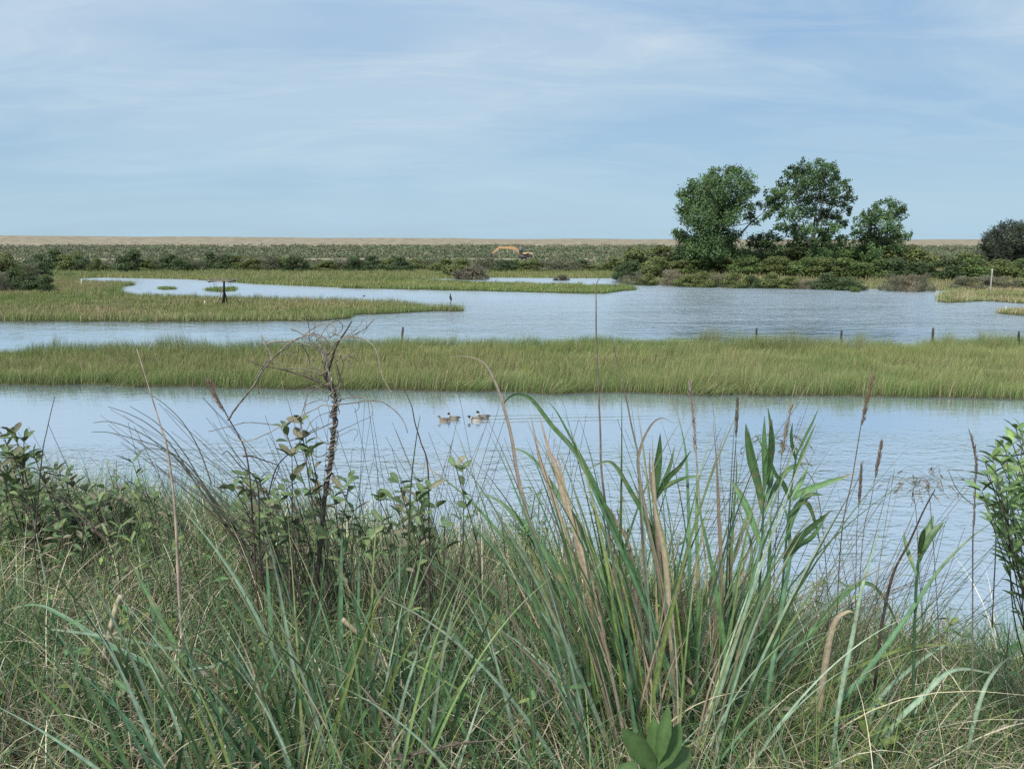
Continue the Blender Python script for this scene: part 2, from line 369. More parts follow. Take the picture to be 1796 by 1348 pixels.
ISL_MID = island('marsh_point', [(-260, 560), (0, 563), (270, 564.5), (450, 563), (560, 562.5), (613, 558), (622, 552), (700, 549), (760, 546), (812, 546), (812, 544), (770, 541), (680, 534), (600, 530.5),
                                 (450, 528), (350, 524), (222, 520), (206, 512), (215, 503), (236, 499.5), (205, 498), (150, 494.5), (110, 490), (-260, 486)])
ISL_FAR = island('marsh_strip', [(600, 505), (760, 508.5), (900, 511.5), (1020, 515), (1062, 515), (1085, 511), (1118, 508), (1100, 504), (1000, 501.5), (850, 498.5), (740, 494), (690, 491.5), (600, 491)])
ISL_R1 = island('marsh_spit', [(1668, 514), (1652, 520), (1644, 528.5), (1660, 531), (1700, 529), (1725, 527.5), (1796, 532), (2000, 535), (2000, 505), (1700, 509)])
ISL_R2 = island('marsh_islet', [(1747, 548), (1762, 551), (1796, 553), (2000, 557), (2000, 543), (1790, 543)])
ISL_T1 = island('mud_islet', [(276, 506), (285, 508), (305, 507.5), (310, 506.5), (292, 504.5)], .05)
ISL_T2 = island('reed_islet', [(358, 509), (385, 511.5), (413, 510), (414, 507), (385, 506.5)], .05)
# far land: shoreline, flats, track, scrub slope, sand berm
SHORE = [(-420, 486), (60, 486), (110, 487), (135, 488), (180, 486.5), (330, 489.5), (450, 498), (620, 505), (668, 507), (680, 490.5), (720, 489), (800, 488), (850, 486.5), (1000, 487.5), (1088, 488), (1091, 494), (1100, 496.5),
         (1130, 498.5), (1250, 502), (1400, 503.5), (1480, 505), (1590, 508), (1640, 509.5), (1690, 510), (1796, 508), (2250, 508)]
def wooded(px): return smooth(1085, 1135, px)
def berm_top(px): return np.interp(px, [-400, 0, 450, 900, 1300, 1796, 2300], [8.3, 8.15, 7.45, 6.75, 6.6, 6.35, 6.2])
def land_z(px, y, s):
    z = np.minimum(.3, .02+s*.12)
    z = z+.9*smooth(165, 195, y)+2.5*smooth(206, 288, y)+(berm_top(px)-3.7)*smooth(286, 330, y)
    z = z+wooded(px)*(1.0*smooth(2, 16, s)+.5*smooth(14, 30, s))*(1-smooth(170, 205, y))
    z = z-(berm_top(px)-1.0)*smooth(345, 420, y)-1.6*smooth(470, 560, y)
    return z
cols = np.arange(-420, 2251, 5.0); sy = np.interp(cols, [a for a, b in SHORE], [b for a, b in SHORE])
def px_of(x, y): return 898+x/y*(FPX*cp)/1.0      # close enough for far points
LV = []; rows_s = [0, .4, 1, 2, 3.5, 5, 7, 10, 14, 19, 25, 32]
shore_d = np.array([G(a, b)[1] for a, b in zip(cols, sy)])
for k, (a, b) in enumerate(zip(cols, sy)):
    p = G(a, b); d = np.array([p[0], p[1]])/p[1]; D0 = p[1]
    ys = [D0+x for x in rows_s if D0+x < 184]+[]
    fixed = list(np.linspace(186, 340, 34))+[350, 365, 385, 410, 440, 480, 560]
    while len(ys) < len(rows_s): ys.append(ys[-1]+(185-ys[-1])*.3)
    ys = sorted(ys)+fixed
    LV.append([(d[0]*y, y, float(land_z(a, y, y-D0))+(.25*(fnoise(d[0]*y*.05, y*.08)-.5)*smooth(190, 215, y))+.55*(fnoise(d[0]*y*.035+40, y*.03)-.5)*smooth(300, 330, y) - (0.35 if y == ys[0] else 0)) for y in ys])
LV = np.array(LV); nc, nr = LV.shape[:2]
mb = MB(); i = np.arange(nc-1)[:, None]*nr; j = np.arange(nr-1)[None]
mb.add(LV.reshape(-1, 3), (.1, .1, .1), np.stack([i+j, i+nr+j, i+nr+j+1, i+j+1], 2).reshape(-1, 4))
def land_mat():
    m, nt, N, L = new_mat('far_land')
    out = N.new('ShaderNodeOutputMaterial'); pb = N.new('ShaderNodeBsdfPrincipled'); pb.inputs['Roughness'].default_value = .95; pb.inputs['Specular IOR Level'].default_value = .1
    geo = N.new('ShaderNodeNewGeometry'); sx = N.new('ShaderNodeSeparateXYZ'); L.new(geo.outputs['Position'], sx.inputs[0])
    nz = N.new('ShaderNodeTexNoise'); nz.inputs['Scale'].default_value = .35; nz.inputs['Detail'].default_value = 6; L.new(geo.outputs['Position'], nz.inputs['Vector'])
    ns = N.new('ShaderNodeTexNoise'); ns.inputs['Scale'].default_value = .06; ns.inputs['Detail'].default_value = 4; L.new(geo.outputs['Position'], ns.inputs['Vector'])
    wob = N.new('ShaderNodeMath'); wob.operation = 'MULTIPLY_ADD'; L.new(ns.outputs['Fac'], wob.inputs[0]); wob.inputs[1].default_value = 14; L.new(sx.outputs['Y'], wob.inputs[2])
    def cr(v, pts):
        r = N.new('ShaderNodeValToRGB'); e = r.color_ramp.elements
        while len(e) < len(pts): e.new(.5)
        for k, (p, c) in enumerate(pts): e[k].position = p; e[k].color = (*c, 1)
        L.new(v, r.inputs[0]); return r.outputs[0]
    mr = N.new('ShaderNodeMapRange'); mr.inputs[1].default_value = 100; mr.inputs[2].default_value = 380; L.new(wob.outputs[0], mr.inputs[0])
    f = lambda y: (y+7-100)/280
    base = cr(mr.outputs[0], [(0, (.075, .08, .03)), (f(186), (.07, .075, .032)), (f(195), (.27, .235, .165)), (f(204), (.29, .25, .18)), (f(211), (.075, .08, .045)), (f(270), (.09, .09, .055)), (f(284), (.20, .18, .13)), (f(296), (.235, .205, .15))])
    var = cr(nz.outputs['Fac'], [(.3, (.72, .72, .72)), (.7, (1.2, 1.2, 1.2))])
    mm = N.new('ShaderNodeMix'); mm.data_type = 'RGBA'; mm.blend_type = 'MULTIPLY'; mm.inputs[0].default_value = 1; L.new(base, mm.inputs[6]); L.new(var, mm.inputs[7])
    L.new(mm.outputs[2], pb.inputs['Base Color']); L.new(pb.outputs[0], out.inputs['Surface']); return m
o = mb.build('terrain', land_mat()); o['kind'] = 'structure'
def land_h(x, y):
    px = 898+x/y*FPX*cp*1.0
    px = 898+x/y*(FPX*cp+(674-470)*sp)
    D0 = np.interp(px, cols, shore_d)
    return land_z(px, y, np.maximum(y-D0, 0)), y-D0, px
# ------------------------------------------------------------------ marsh grass (countless: one object per island)
def scatter_poly(poly, dens):
    p = np.array(poly); lo, hi = p.min(0), p.max(0)
    yy = max(hi[1], 1); lim = 1.15*yy
    lo[0] = max(lo[0], -lim); hi[0] = min(hi[0], lim)
    n = int(np.prod(hi-lo)*dens); pts = lo+rng.random((n, 2))*(hi-lo)
    pts = pts[np.abs(pts[:, 0]) < pts[:, 1]*1.05+2]
    return pts[inpoly(pts, poly)]
GREEN = np.array([.150, .222, .066]); YEL = np.array([.252, .285, .098]); TAN = np.array([.42, .36, .22]); BROWN = np.array([.24, .195, .115]); DEEP = np.array([.10, .165, .052])
def marsh(name, poly, dens, hm, w, z, label=None, segs=3, dry=0.3, back_dry=True, sc=1.0):
    pts = scatter_poly(poly, dens); N_ = len(pts)
    ed = polydist(pts, poly)
    ex = np.flatnonzero(ed < .8); ex = ex[rng.random(len(ex)) < .25+1.1*vnoise(pts[ex, 0]*.8, pts[ex, 1]*.8)]      # thicker, ragged growth along the water
    pts = np.vstack([pts, pts[ex]+rng.normal(0, .30, (len(ex), 2))]); ed = np.concatenate([ed, ed[ex]*.5]); N_ = len(pts)
    n1 = fnoise(pts[:, 0]*.16*sc, pts[:, 1]*.3*sc); n2 = fnoise(pts[:, 0]*.7*sc+20, pts[:, 1]*.9*sc+5); n3 = fnoise(pts[:, 0]*.05*sc+8, pts[:, 1]*.12*sc+3)
    front = np.exp(-np.minimum(ed, 9)/2.2)
    n4 = vnoise(pts[:, 0]*1.6+3, pts[:, 1]*1.9+8)
    thin = (n4 > .74) & (rng.random(N_) < .7) & (ed > .4)
    h = hm*(.50+.75*n2*.7+.34*front*(.4+n3)+.22*(n4-.4))*rng.uniform(.6, 1.25, N_)*(.8+.45*n1)*np.where(thin, .35, 1)*(1+.35*(vnoise(pts[:, 0]*.9+50, pts[:, 1]*1.1) > .8))
    k = np.clip(n1*2.4-.7+(n2-.5)*.8, 0, 1)[:, None]; r = rng.random(N_)[:, None]
    col = GREEN*(1-k)+YEL*k
    col = col*(1-front[:, None]*.75)+DEEP*1.1*front[:, None]*.75
    pd = np.clip(dry*(.15+2.4*np.clip(n3-.3, 0, 1)+2.2*np.clip(n2-.5, 0, 1)+1.6*np.clip(n1-.55, 0, 1))*(1-.5*front), 0, .9)
    isd = rng.random(N_) < pd
    col = np.where(isd[:, None], np.where(r < .5, TAN, BROWN)*rng.uniform(.75, 1.2, (N_, 1)), col*rng.uniform(.72, 1.25, (N_, 1)))
    tip = np.where(isd[:, None], col*1.1, col*.72+YEL*.33)
    az = rng.normal(.25, 1.1, N_)
    # wind-combed lean, tufts lying over together
    az = az+PI*(vnoise(pts[:, 0]*.25, pts[:, 1]*.3) > .78)
    b = np.column_stack([pts, np.full(N_, z-.03)])
    mb = MB(); blades(mb, b, h, rng.uniform(.6, 1.4, N_)*w, az, rng.uniform(.0, .28, N_)+.75*smooth(.62, .85, vnoise(pts[:, 0]*.5+4, pts[:, 1]*.7)), rng.uniform(.05, .8, N_), col, segs, tip)
    o = mb.build(name, M_GRASS); o['kind'] = 'stuff'
    if label: o['label'] = label; o['category'] = 'marsh grass'
    return o
marsh('marsh_grass', ISL_NEAR, 310, .66, .0098, .07, 'broad band of green marsh grass across the near pond', 3, .30)
marsh('marsh_grass', ISL_MID, 95, .52, .026, .07, 'marsh grass on the long point with the wooden nest stand', 2, .62, sc=.7)
marsh('marsh_grass', ISL_FAR, 60, .5, .05, .07, 'thin strip of marsh grass between the two far ponds', 2, .35, sc=.6)
marsh('marsh_grass', ISL_R1, 70, .55, .045, .07, 'tan marsh grass on the spit around the tall white stake', 2, 1.9, sc=.7)
marsh('marsh_grass', ISL_R2, 90, .45, .03, .07, 'tan marsh grass on the smallest islet below the spit', 2, 1.5)
marsh('marsh_grass', ISL_T1, 90, .25, .04, .05, 'tiny low tuft of marsh grass alone in the far pond', 2, .1)
marsh('marsh_grass', ISL_T2, 120, .38, .04, .05, 'low green islet of grass just behind the nest stand', 2, .05)
# sparse tall shoots standing in the shallows at the tip of the point
def tip_reeds():
    n = 46; px = rng.uniform(735, 812, n)**1.0; py = rng.uniform(543.5, 546.5, n)
    b = np.array([G(a, c) for a, c in zip(px, py)]); mb = MB()
    blades(mb, b, rng.uniform(.45, .95, n), .03, rng.uniform(0, 6.3, n), rng.uniform(0, .18, n), rng.uniform(0, .25, n), np.array([.16, .15, .09])*rng.uniform(.7, 1.3, (n, 1)), 3)
    o = mb.build('reeds', M_GRASS); o['kind'] = 'stuff'
tip_reeds()
# grass of the far flats and the shore of the wooded rise
def flats():
    n = 190000; px = rng.uniform(-120, 1930, n); D0 = np.interp(px, cols, shore_d)
    s = np.where(rng.random(n) < .3, rng.random(n)*4, rng.random(n)*75); y = D0+s; u = px-898
    x = u/1311*y; keep = (y < 158); keep &= ~((px > 1100) & (s > 9) & (rng.random(n) < .5))
    x, y, px, s, D0 = (a[keep] for a in (x, y, px, s, D0)); n = len(x)
    z, _, _ = land_h(x, y)
    n1 = fnoise(x*.05, y*.12); n2 = fnoise(x*.3+7, y*.4); k = np.clip(n1*1.6-.35, 0, 1)[:, None]
    col = GREEN*(1-k)*.95+YEL*k*.95
    w_ = wooded(px); isd = rng.random(n) < np.clip(.2+.35*n2-.1+w_*.30, 0, .8)
    col = np.where(isd[:, None], TAN*rng.uniform(.6, 1.05, (n, 1)), col*rng.uniform(.7, 1.2, (n, 1)))
    h = (.38+.3*n2)*rng.uniform(.6, 1.2, n)
    mb = MB(); blades(mb, np.column_stack([x, y, z-.02]), h, rng.uniform(.03, .08, n), rng.uniform(0, 6.3, n), rng.uniform(0, .3, n), rng.uniform(0, .6, n), col, 2, col*1.1)
    o = mb.build('shore_grass', M_GRASS); o['kind'] = 'stuff'
flats()
# ------------------------------------------------------------------ scrub on the dune slope: far-off, reads as one mass
def scrub():
    n = 7000; px = rng.uniform(-260, 2060, n); y = np.where(rng.random(n) < .22, rng.uniform(150, 191, n), 207+80*rng.random(n)**.9); x = (px-898)/1311*y
    keep = fnoise(x*.06, y*.06)+.35*rng.random(n) > .42; keep |= y < 225
    edge = y > 278; keep &= ~(edge & (rng.random(n) < .4))
    x, y, px = x[keep], y[keep], px[keep]; n = len(x)
    z, _, _ = land_h(x, y); r = rng.uniform(.5, 1.35, n)*(1+.5*(rng.random(n) < .06))*np.where(px > 1640, .8, 1)
    K = 26; mb = MB()
    t = fnoise(x*.05+3, y*.05+8)[:, None]; a = np.array([.165, .19, .105]); b = np.array([.11, .145, .08]); c = np.array([.23, .215, .145])
    base = np.where(rng.random((n, 1)) < .28, c, a*t*1.2+b*(1-t*.9))*rng.uniform(.75, 1.25, (n, 1))
    left = np.clip((700-px)/700, 0, 1)[:, None]*.35; base = base*(1-left)+np.array([.20, .195, .135])*left
    d = rdir(n*K, .2); d[:, 2] = np.abs(d[:, 2]); cen = np.repeat(np.column_stack([x, y, z]), K, 0); rr = np.repeat(r, K)[:, None]
    pos = cen+d*rr*np.array([1.15, 1.15, .8])*rng.uniform(.55, 1.0, (n*K, 1))
    quadleaves(mb, pos, nrm(np.cross(d, rdir(n*K))+.4*d), nrm(d+.45*rdir(n*K)), rng.uniform(.4, .8, n*K), rng.uniform(.25, .5, n*K), np.repeat(base, K, 0)*rng.uniform(.8, 1.2, (n*K, 1)))
    o = mb.build('scrub', M_FAR); o['kind'] = 'stuff'
scrub()
# ------------------------------------------------------------------ shrubs: each its own thing > foliage, stem
KINDS = {
 'deep':  (np.array([.066, .105, .046]), 'dark green', .30),
 'olive': (np.array([.125, .155, .055]), 'olive green', .34),
 'bright': (np.array([.12, .185, .062]), 'fresh green', .34),
 'grey':  (np.array([.165, .175, .115]), 'grey-green', .28),
 'tan':   (np.array([.22, .20, .14]), 'pale tan-grey', .26),
 'brown': (np.array([.135, .125, .09]), 'brownish', .30),
}
PROTO = {}
def shrub_mesh(kind, var):
    col, _, ls = KINDS[kind]; loc = np.random.default_rng(100+sum(map(ord, kind))*7+var)
    nb = 20; mb = MB()
    for b in range(nb):
        a = loc.uniform(0, 2*PI); q = math.sqrt(loc.random())*.37; hgt = loc.uniform(.08, 1)*(1-(q/.5)**2)*.86
        r = loc.uniform(.13, .22); cen = np.array([math.cos(a)*q, math.sin(a)*q, max(hgt-r*.5, .05)])
        k = 210; d = nrm(loc.normal(size=(k, 3))+np.array([0, 0, .35])); rad = r*(.62+.42*loc.random((k, 1)))
        pos = cen+d*rad*np.array([1, 1, .8])
        if kind in ('grey', 'tan'): dd = nrm(d*.4+loc.normal(0, .35, (k, 3))+np.array([0, 0, .9])); wl = .35
        else: dd = nrm(np.cross(d, loc.normal(size=(k, 3)))+.35*d); wl = .66
        cc = col*loc.uniform(.78, 1.25)*loc.uniform(.7, 1.3, (k, 1))+np.array([.02, .012, 0])*loc.random((k, 1))
        L_ = loc.uniform(.034, .07, k)
        quadleaves(mb, pos, dd, nrm(d+.4*loc.normal(size=(k, 3))), L_, L_*wl, cc)
    k = 420; a = loc.uniform(0, 2*PI, k); q = .34+.1*loc.random(k); d = np.column_stack([np.cos(a), np.sin(a), loc.uniform(-.1, .6, k)])
    quadleaves(mb, np.column_stack([np.cos(a)*q, np.sin(a)*q, loc.uniform(-.02, .2, k)]), nrm(d+loc.normal(0, .5, (k, 3))), nrm(d+.4*loc.normal(size=(k, 3))), .06, .035, col*loc.uniform(.6, 1.1, (k, 1)))
    sb = MB()
    for b in range(7):
        a = loc.uniform(0, 2*PI); q = loc.uniform(.1, .3)
        tube(sb, catmull([(0.03*math.cos(a), .03*math.sin(a), -.03), (q*.4*math.cos(a), q*.4*math.sin(a), .25), (q*math.cos(a), q*math.sin(a), loc.uniform(.5, .75))], 3), np.linspace(.012, .004, 7), (.10, .085, .065), 4)
    return mb, sb
def shrub(px, base_py, wpx, hpx, kind, label, group, y=None, ground=None):
    if y is None: y = G(px, base_py, .3)[1]
    x = (px-898)/(FPX*cp+(674-base_py)*sp)*y
    zb = float(land_h(np.array([x]), np.array([y]))[0][0]) if ground is None else ground
    m_per = y/1311.0; w = wpx*m_per*1.12; top = CAM[2]+(ray(px, base_py-hpx)[2]/ray(px, base_py-hpx)[1])*y
    h = max(top-zb, .5)
    var = rng.integers(0, 3); key = (kind, int(var)); rz = rng.uniform(0, 6.28); sc = (w, w*rng.uniform(.8, 1.0), h)
    loc = (x, y, zb-.02)
    if key not in PROTO:
        fb, sb = shrub_mesh(kind, var); r = thing('shrub', loc, label, 'shrub', group, rz); r.scale = sc
        fb.build('foliage', M_FAR, r); sb.build('stem', M_BARK, r); PROTO[key] = r
    else: dup(PROTO[key], loc, rz, sc, label, group)
ORD = 'first second third fourth fifth sixth seventh eighth ninth tenth eleventh twelfth thirteenth fourteenth fifteenth sixteenth seventeenth eighteenth nineteenth twentieth'.split()
ORD += ['twenty-'+x for x in ORD[:9]]+['thirtieth']+['thirty-'+x for x in ORD[:9]]
def row(items, where, group, **kw):
    items = sorted(items, key=lambda t: t[0]); seen = {}
    for it in items: seen.setdefault(it[4], []).append(it)
    for k, lst in seen.items():
        for i, it in enumerate(lst):
            nm = KINDS[k][1]
            if len(lst) == 1: lab = f'only {nm} shrub {where}'
            else: lab = f'{ORD[i]} {nm} shrub {where}, counting from the west' if False else f'{nm} shrub, {ORD[i]} of its colour {where}'
            shrub(*it, lab, group, **kw)
EAST = 'counted away from'
# front row of the wooded rise, at the water's edge
front_row = [(1112, 495, 46, 26, 'grey'), (1135, 496, 38, 20, 'olive'), (1172, 496, 52, 34, 'tan'), (1205, 498, 44, 24, 'olive'), (1236, 499, 46, 28, 'olive'), (1262, 499, 36, 24, 'grey'), (1290, 500, 46, 26, 'olive'),
             (1318, 500, 40, 22, 'deep'), (1348, 500, 60, 26, 'olive'), (1385, 501, 50, 24, 'olive'), (1412, 502, 36, 18, 'tan'), (1448, 502, 66, 30, 'deep'), (1490, 504, 60, 28, 'deep'), (1500, 507, 20, 12, 'bright'),
             (1566, 505, 50, 34, 'grey'), (1592, 506, 50, 36, 'tan'), (1620, 506, 40, 36, 'grey'), (1697, 505, 60, 30, 'grey'), (1735, 504, 56, 30, 'grey'), (1770, 504, 50, 26, 'grey'), (1812, 504, 60, 30, 'olive')]
row(front_row, 'along the water edge of the wooded rise', 'shrubs along the water edge of the wooded rise')
mid_row = [(1105, 490, 60, 42, 'deep'), (1150, 490, 60, 44, 'olive'), (1188, 488, 60, 40, 'olive'), (1225, 488, 62, 40, 'bright'), (1262, 488, 60, 42, 'olive'), (1300, 489, 60, 44, 'bright'), (1325, 489, 60, 40, 'bright'), (1362, 490, 72, 46, 'olive'),
           (1405, 491, 70, 48, 'bright'), (1445, 492, 76, 46, 'olive'), (1490, 493, 80, 50, 'bright'), (1532, 494, 62, 48, 'bright'), (1570, 494, 86, 58, 'deep'), (1612, 494, 66, 46, 'deep'), (1665, 496, 66, 50, 'deep'), (1700, 496, 74, 54, 'bright'),
           (1745, 494, 66, 44, 'olive'), (1785, 494, 70, 50, 'bright'), (1840, 494, 70, 50, 'deep')]
row([(a, b, c, d, e) for a, b, c, d, e in mid_row], 'in the middle rank of the wooded rise', 'shrubs in the middle rank of the wooded rise')
top_row = [(1120, 474, 70, 40, 'olive'), (1165, 474, 66, 42, 'olive'), (1205, 474, 66, 40, 'deep'), (1250, 474, 70, 46, 'olive'), (1300, 474, 70, 46, 'bright'), (1345, 474, 70, 44, 'deep'), (1392, 474, 70, 40, 'olive'), (1440, 475, 66, 40, 'deep'),
           (1490, 475, 60, 50, 'bright'), (1512, 476, 50, 58, 'bright'), (1555, 476, 80, 58, 'olive'), (1600, 478, 70, 46, 'olive'), (1640, 480, 60, 36, 'grey'), (1690, 478, 60, 34, 'olive')]
row(top_row, 'in the back rank under the tall trees', 'shrubs under the tall trees', y=None) if False else None
for i, it in enumerate(top_row):
    it = (it[0], it[1], it[2]*1.25, it[3]*1.18, it[4])
    shrub(*it, f'{KINDS[it[4]][1]} shrub in the back rank under the trees, {ORD[i]} counted from the pond side', 'shrubs in the back rank under the trees', y=122.0+rng.uniform(-3, 5))
# dark row behind the far marsh
belt = []
bx = 62
brng = np.random.default_rng(5)
BELT = [(72, 474, 44, 30, 'deep'), (100, 474, 46, 38, 'deep'), (128, 474, 40, 36, 'olive'), (150, 475, 40, 28, 'deep'), (168, 475, 26, 22, 'olive'), (184, 476, 34, 12, 'olive'), (216, 475, 36, 30, 'deep'), (234, 475, 40, 38, 'deep'), (258, 475, 30, 24, 'olive'),
        (276, 475, 38, 32, 'grey'), (300, 475, 40, 30, 'deep'), (324, 476, 40, 30, 'deep'), (348, 475, 30, 22, 'grey'), (372, 475, 40, 34, 'deep'), (396, 475, 40, 36, 'deep'), (420, 475, 34, 26, 'olive'), (444, 476, 40, 26, 'olive'), (470, 476, 44, 34, 'grey'),
        (496, 476, 36, 24, 'olive'), (520, 476, 40, 28, 'deep'), (546, 476, 40, 24, 'grey'), (572, 476, 38, 22, 'olive'), (598, 476, 36, 20, 'brown'), (626, 476, 40, 26, 'deep'), (652, 477, 44, 30, 'deep'), (678, 477, 40, 26, 'olive'), (702, 477, 40, 28, 'deep'),
        (728, 478, 38, 24, 'olive'), (752, 478, 40, 26, 'grey'), (776, 479, 40, 26, 'olive'), (805, 483, 48, 30, 'olive'), (828, 486, 52, 28, 'brown'), (850, 479, 44, 30, 'grey'), (880, 478, 40, 28, 'deep'), (908, 478, 46, 24, 'bright'), (938, 478, 46, 26, 'olive'), (968, 477, 50, 26, 'grey'),
        (996, 478, 44, 26, 'grey'), (1018, 477, 40, 22, 'deep'), (985, 488, 24, 8, 'brown'), (1045, 476, 36, 12, 'olive'), (1074, 477, 36, 26, 'olive')]
for i, it in enumerate(BELT):
    px, b, w, h, k = it; ord_ = ORD[i] if i < len(ORD) else 'fortieth' if i == 39 else 'forty-'+ORD[i-40]
    y = 144+brng.uniform(-3, 6) if b < 483 else G(px, b, .3)[1]
    shrub(px, b, w*1.25, h*1.2, k, f'{KINDS[k][1]} shrub in the dark row behind the far marsh, {ord_} from the west end', 'shrubs in the dark row behind the far marsh', y=y)
# the clump by the head of the point
CL = [(-40, 500, 90, 76, 'deep', 92), (8, 498, 54, 74, 'olive', 96), (22, 490, 50, 40, 'olive', 104), (50, 488, 52, 40, 'grey', 106), (66, 480, 44, 30, 'deep', 118), (20, 498, 60, 36, 'deep', 90), (56, 499, 44, 30, 'deep', 88), (82, 500, 34, 22, 'deep', 87), (72, 497, 40, 24, 'olive', 92), (-10, 500, 60, 34, 'grey', 86)]
DS = ['tallest dark green shrub of the clump at the head of the grassy point', 'light olive tall shrub of the clump at the head of the point', 'olive shrub behind the clump at the head of the point', 'grey-green shrub at the back of the clump by the point', 'dark shrub farthest back in the clump by the point',
      'broad dark shrub at the front of the clump by the point', 'dark rounded shrub low at the front of the clump', 'small dark shrub at the end of the clump nearest the white stake', 'small olive shrub between dark ones in the clump', 'grey brush at the foot of the clump by the point']
for (px, b, w, h, k, y), lab in zip(CL, DS): shrub(px, b, w, h, k, lab, 'shrubs at the head of the grassy point', y=y, ground=.2)
# ------------------------------------------------------------------ trees: trunk with limbs, crown of leaf clusters
def tree(name, label, blobs, trunk_px, y, col, leaf=.29, dens=1.0, limbs=None, ox=1150, oy=260, sc=3.592, bark=(.085, .078, .065), spread=.75, needle=False, seed=1, clump=1.0):
    loc = np.random.default_rng(seed); B = []
    arr = np.array(blobs, float); pxs = ox+arr[:, 0]/sc; pys = oy+arr[:, 1]/sc; rp = arr[:, 2]/sc
    cx = pxs.mean(); half = (pxs.max()-pxs.min())/2
    bx, by = trunk_px; zb = land_h(np.array([(bx-898)/1311*y]), np.array([y]))[0][0]
    base = np.array([(bx-898)/1311*y, y, zb-.1]); root = thing(name, base, label, 'tree')
    crown = MB(); wood = MB(); m_per = y/1311
    for a, b, r in zip(pxs, pys, rp):
        dy = loc.uniform(-1, 1)*half*m_per*spread*math.sqrt(max(.1, 1-((a-cx)/(half+8))**2))
        c = P(a, b, y+dy); B.append(c); R = r*m_per*1.05
        n = int(520*dens*(R/1.2)**2)+24
        nk = max(3, int(n/26)); kd = nrm(loc.normal(size=(nk, 3))); kc = c+kd*R*(.25+.85*loc.random((nk, 1))**.6)     # leafy twig ends
        w = loc.integers(0, nk, n); p = kc[w]+loc.normal(0, .26*clump*R**.5*.9, (n, 3))
        d = nrm(p-c+loc.normal(0, .6, (n, 3))*R)
        tone = loc.uniform(.7, 1.3)*loc.uniform(.75, 1.25, nk)[w]
        cc = col*tone[:, None]*loc.uniform(.75, 1.25, (n, 1))
        L_ = loc.uniform(.7, 1.3, n)*leaf
        oc = nrm(p-(c*.75+np.array([c[0], y, c[2]-1.5])*.25)); d = nrm(d*.5+loc.normal(0, .6, (n, 3)))
        quadleaves(crown, p, d, nrm(oc+.55*loc.normal(size=(n, 3))+np.array([0, 0, .45])), L_, L_*(.28 if needle else .8), cc)
        quadleaves
    B = np.array(B); top = B[:, 2].max(); H = top-base[2]
    fork = base+np.array([0, 0, H*.22])
    tube(wood, catmull([base-[0, 0, .3], base+[0, 0, .6], fork], 4), np.linspace(.42, .3, 9), bark, 8)
    mains = []
    for k in range(6):
        q = B[loc.integers(0, len(B))]; mid = fork*.45+q*.55+loc.normal(0, .4, 3); mains.append((fork, mid, q))
    order = np.argsort(-B[:, 2])
    picks = [B[order[0]], B[order[len(B)//6]], B[order[len(B)//3]], B[order[len(B)//2]], B[order[2*len(B)//3]]]
    nodes = [fork]
    for q in picks:
        mid = fork*.55+q*.45+loc.normal(0, .35, 3)+np.array([0, 0, .4]); pl = catmull([fork-[0, 0, .3], mid, q], 6); tube(wood, pl, np.linspace(.22, .03, len(pl)), bark, 6); nodes += list(pl[3:-2])
    nodes = np.array(nodes)
    for q in B:
        k = np.argmin(np.linalg.norm(nodes-q, axis=1)+np.maximum(nodes[:, 2]-q[2]+.3, 0)*1.5); s = nodes[k]; mid = (s+q)/2+loc.normal(0, .2, 3)
        pl = catmull([s, mid, q, q+(q-mid)*.35], 4); tube(wood, pl, np.linspace(.085, .015, len(pl)), bark, 4)
    for l in (limbs or []):
        pl = catmull([P(a, b, y+c) for a, b, c in l], 6); tube(wood, pl, np.linspace(.16, .04, len(pl)), bark, 6)
    for o, mbx, mt, nm in ((None, wood, M_BARK, 'trunk'), (None, crown, M_FAR, 'crown')):
        ob = mbx.build(nm, mt, root, loc=base)
    return root
T1 = [(380, 190, 45), (490, 160, 45), (570, 200, 45), (240, 250, 40), (180, 300, 40), (320, 220, 50), (430, 240, 60), (540, 270, 60), (600, 265, 28), (170, 370, 40), (260, 340, 70), (370, 340, 80), (480, 350, 70), (200, 430, 50), (300, 440, 80), (400, 450, 70), (480, 430, 50), (590, 420, 30),
      (622, 465, 22), (600, 365, 22), (150, 540, 34), (125, 530, 16), (200, 590, 60), (300, 560, 70), (400, 560, 70), (485, 560, 45), (250, 640, 60), (350, 640, 70), (470, 640, 60), (640, 272, 12), (350, 150, 22), (470, 135, 20), (520, 150, 20), (180, 660, 55), (280, 700, 60), (390, 700, 60), (480, 690, 45), (170, 700, 50), (215, 230, 18), (140, 295, 14), (300, 300, 60), (420, 380, 70)]
T2 = [(950, 590, 48), (1000, 640, 50), (900, 560, 40), (1060, 555, 40), (940, 640, 50), (1010, 700, 60), (940, 710, 60), (1100, 700, 60), (860, 150, 40), (930, 130, 45), (1000, 130, 50), (1060, 120, 45), (1110, 150, 35), (1140, 180, 28), (800, 220, 32), (880, 220, 55), (960, 220, 55), (1050, 210, 55), (1130, 240, 48), (1200, 230, 30), (1230, 280, 26), (720, 300, 38), (780, 290, 42), (670, 350, 26), (740, 360, 42), (830, 310, 50),
      (920, 310, 55), (1010, 310, 55), (1100, 320, 50), (1180, 330, 42), (1243, 325, 18), (1210, 390, 30), (700, 420, 30), (780, 400, 45), (860, 400, 50), (950, 400, 50), (1040, 410, 50), (1130, 420, 42), (1180, 470, 30), (800, 490, 40), (880, 500, 46), (960, 500, 40), (1050, 500, 46), (1130, 510, 36),
      (1170, 560, 34), (860, 580, 45), (1010, 590, 30), (1090, 580, 45), (1045, 635, 55), (900, 640, 45), (830, 640, 45), (960, 680, 55), (1110, 660, 55), (1170, 630, 40), (1060, 700, 60), (880, 700, 50), (850, 120, 14), (1075, 100, 16), (1105, 120, 14)]
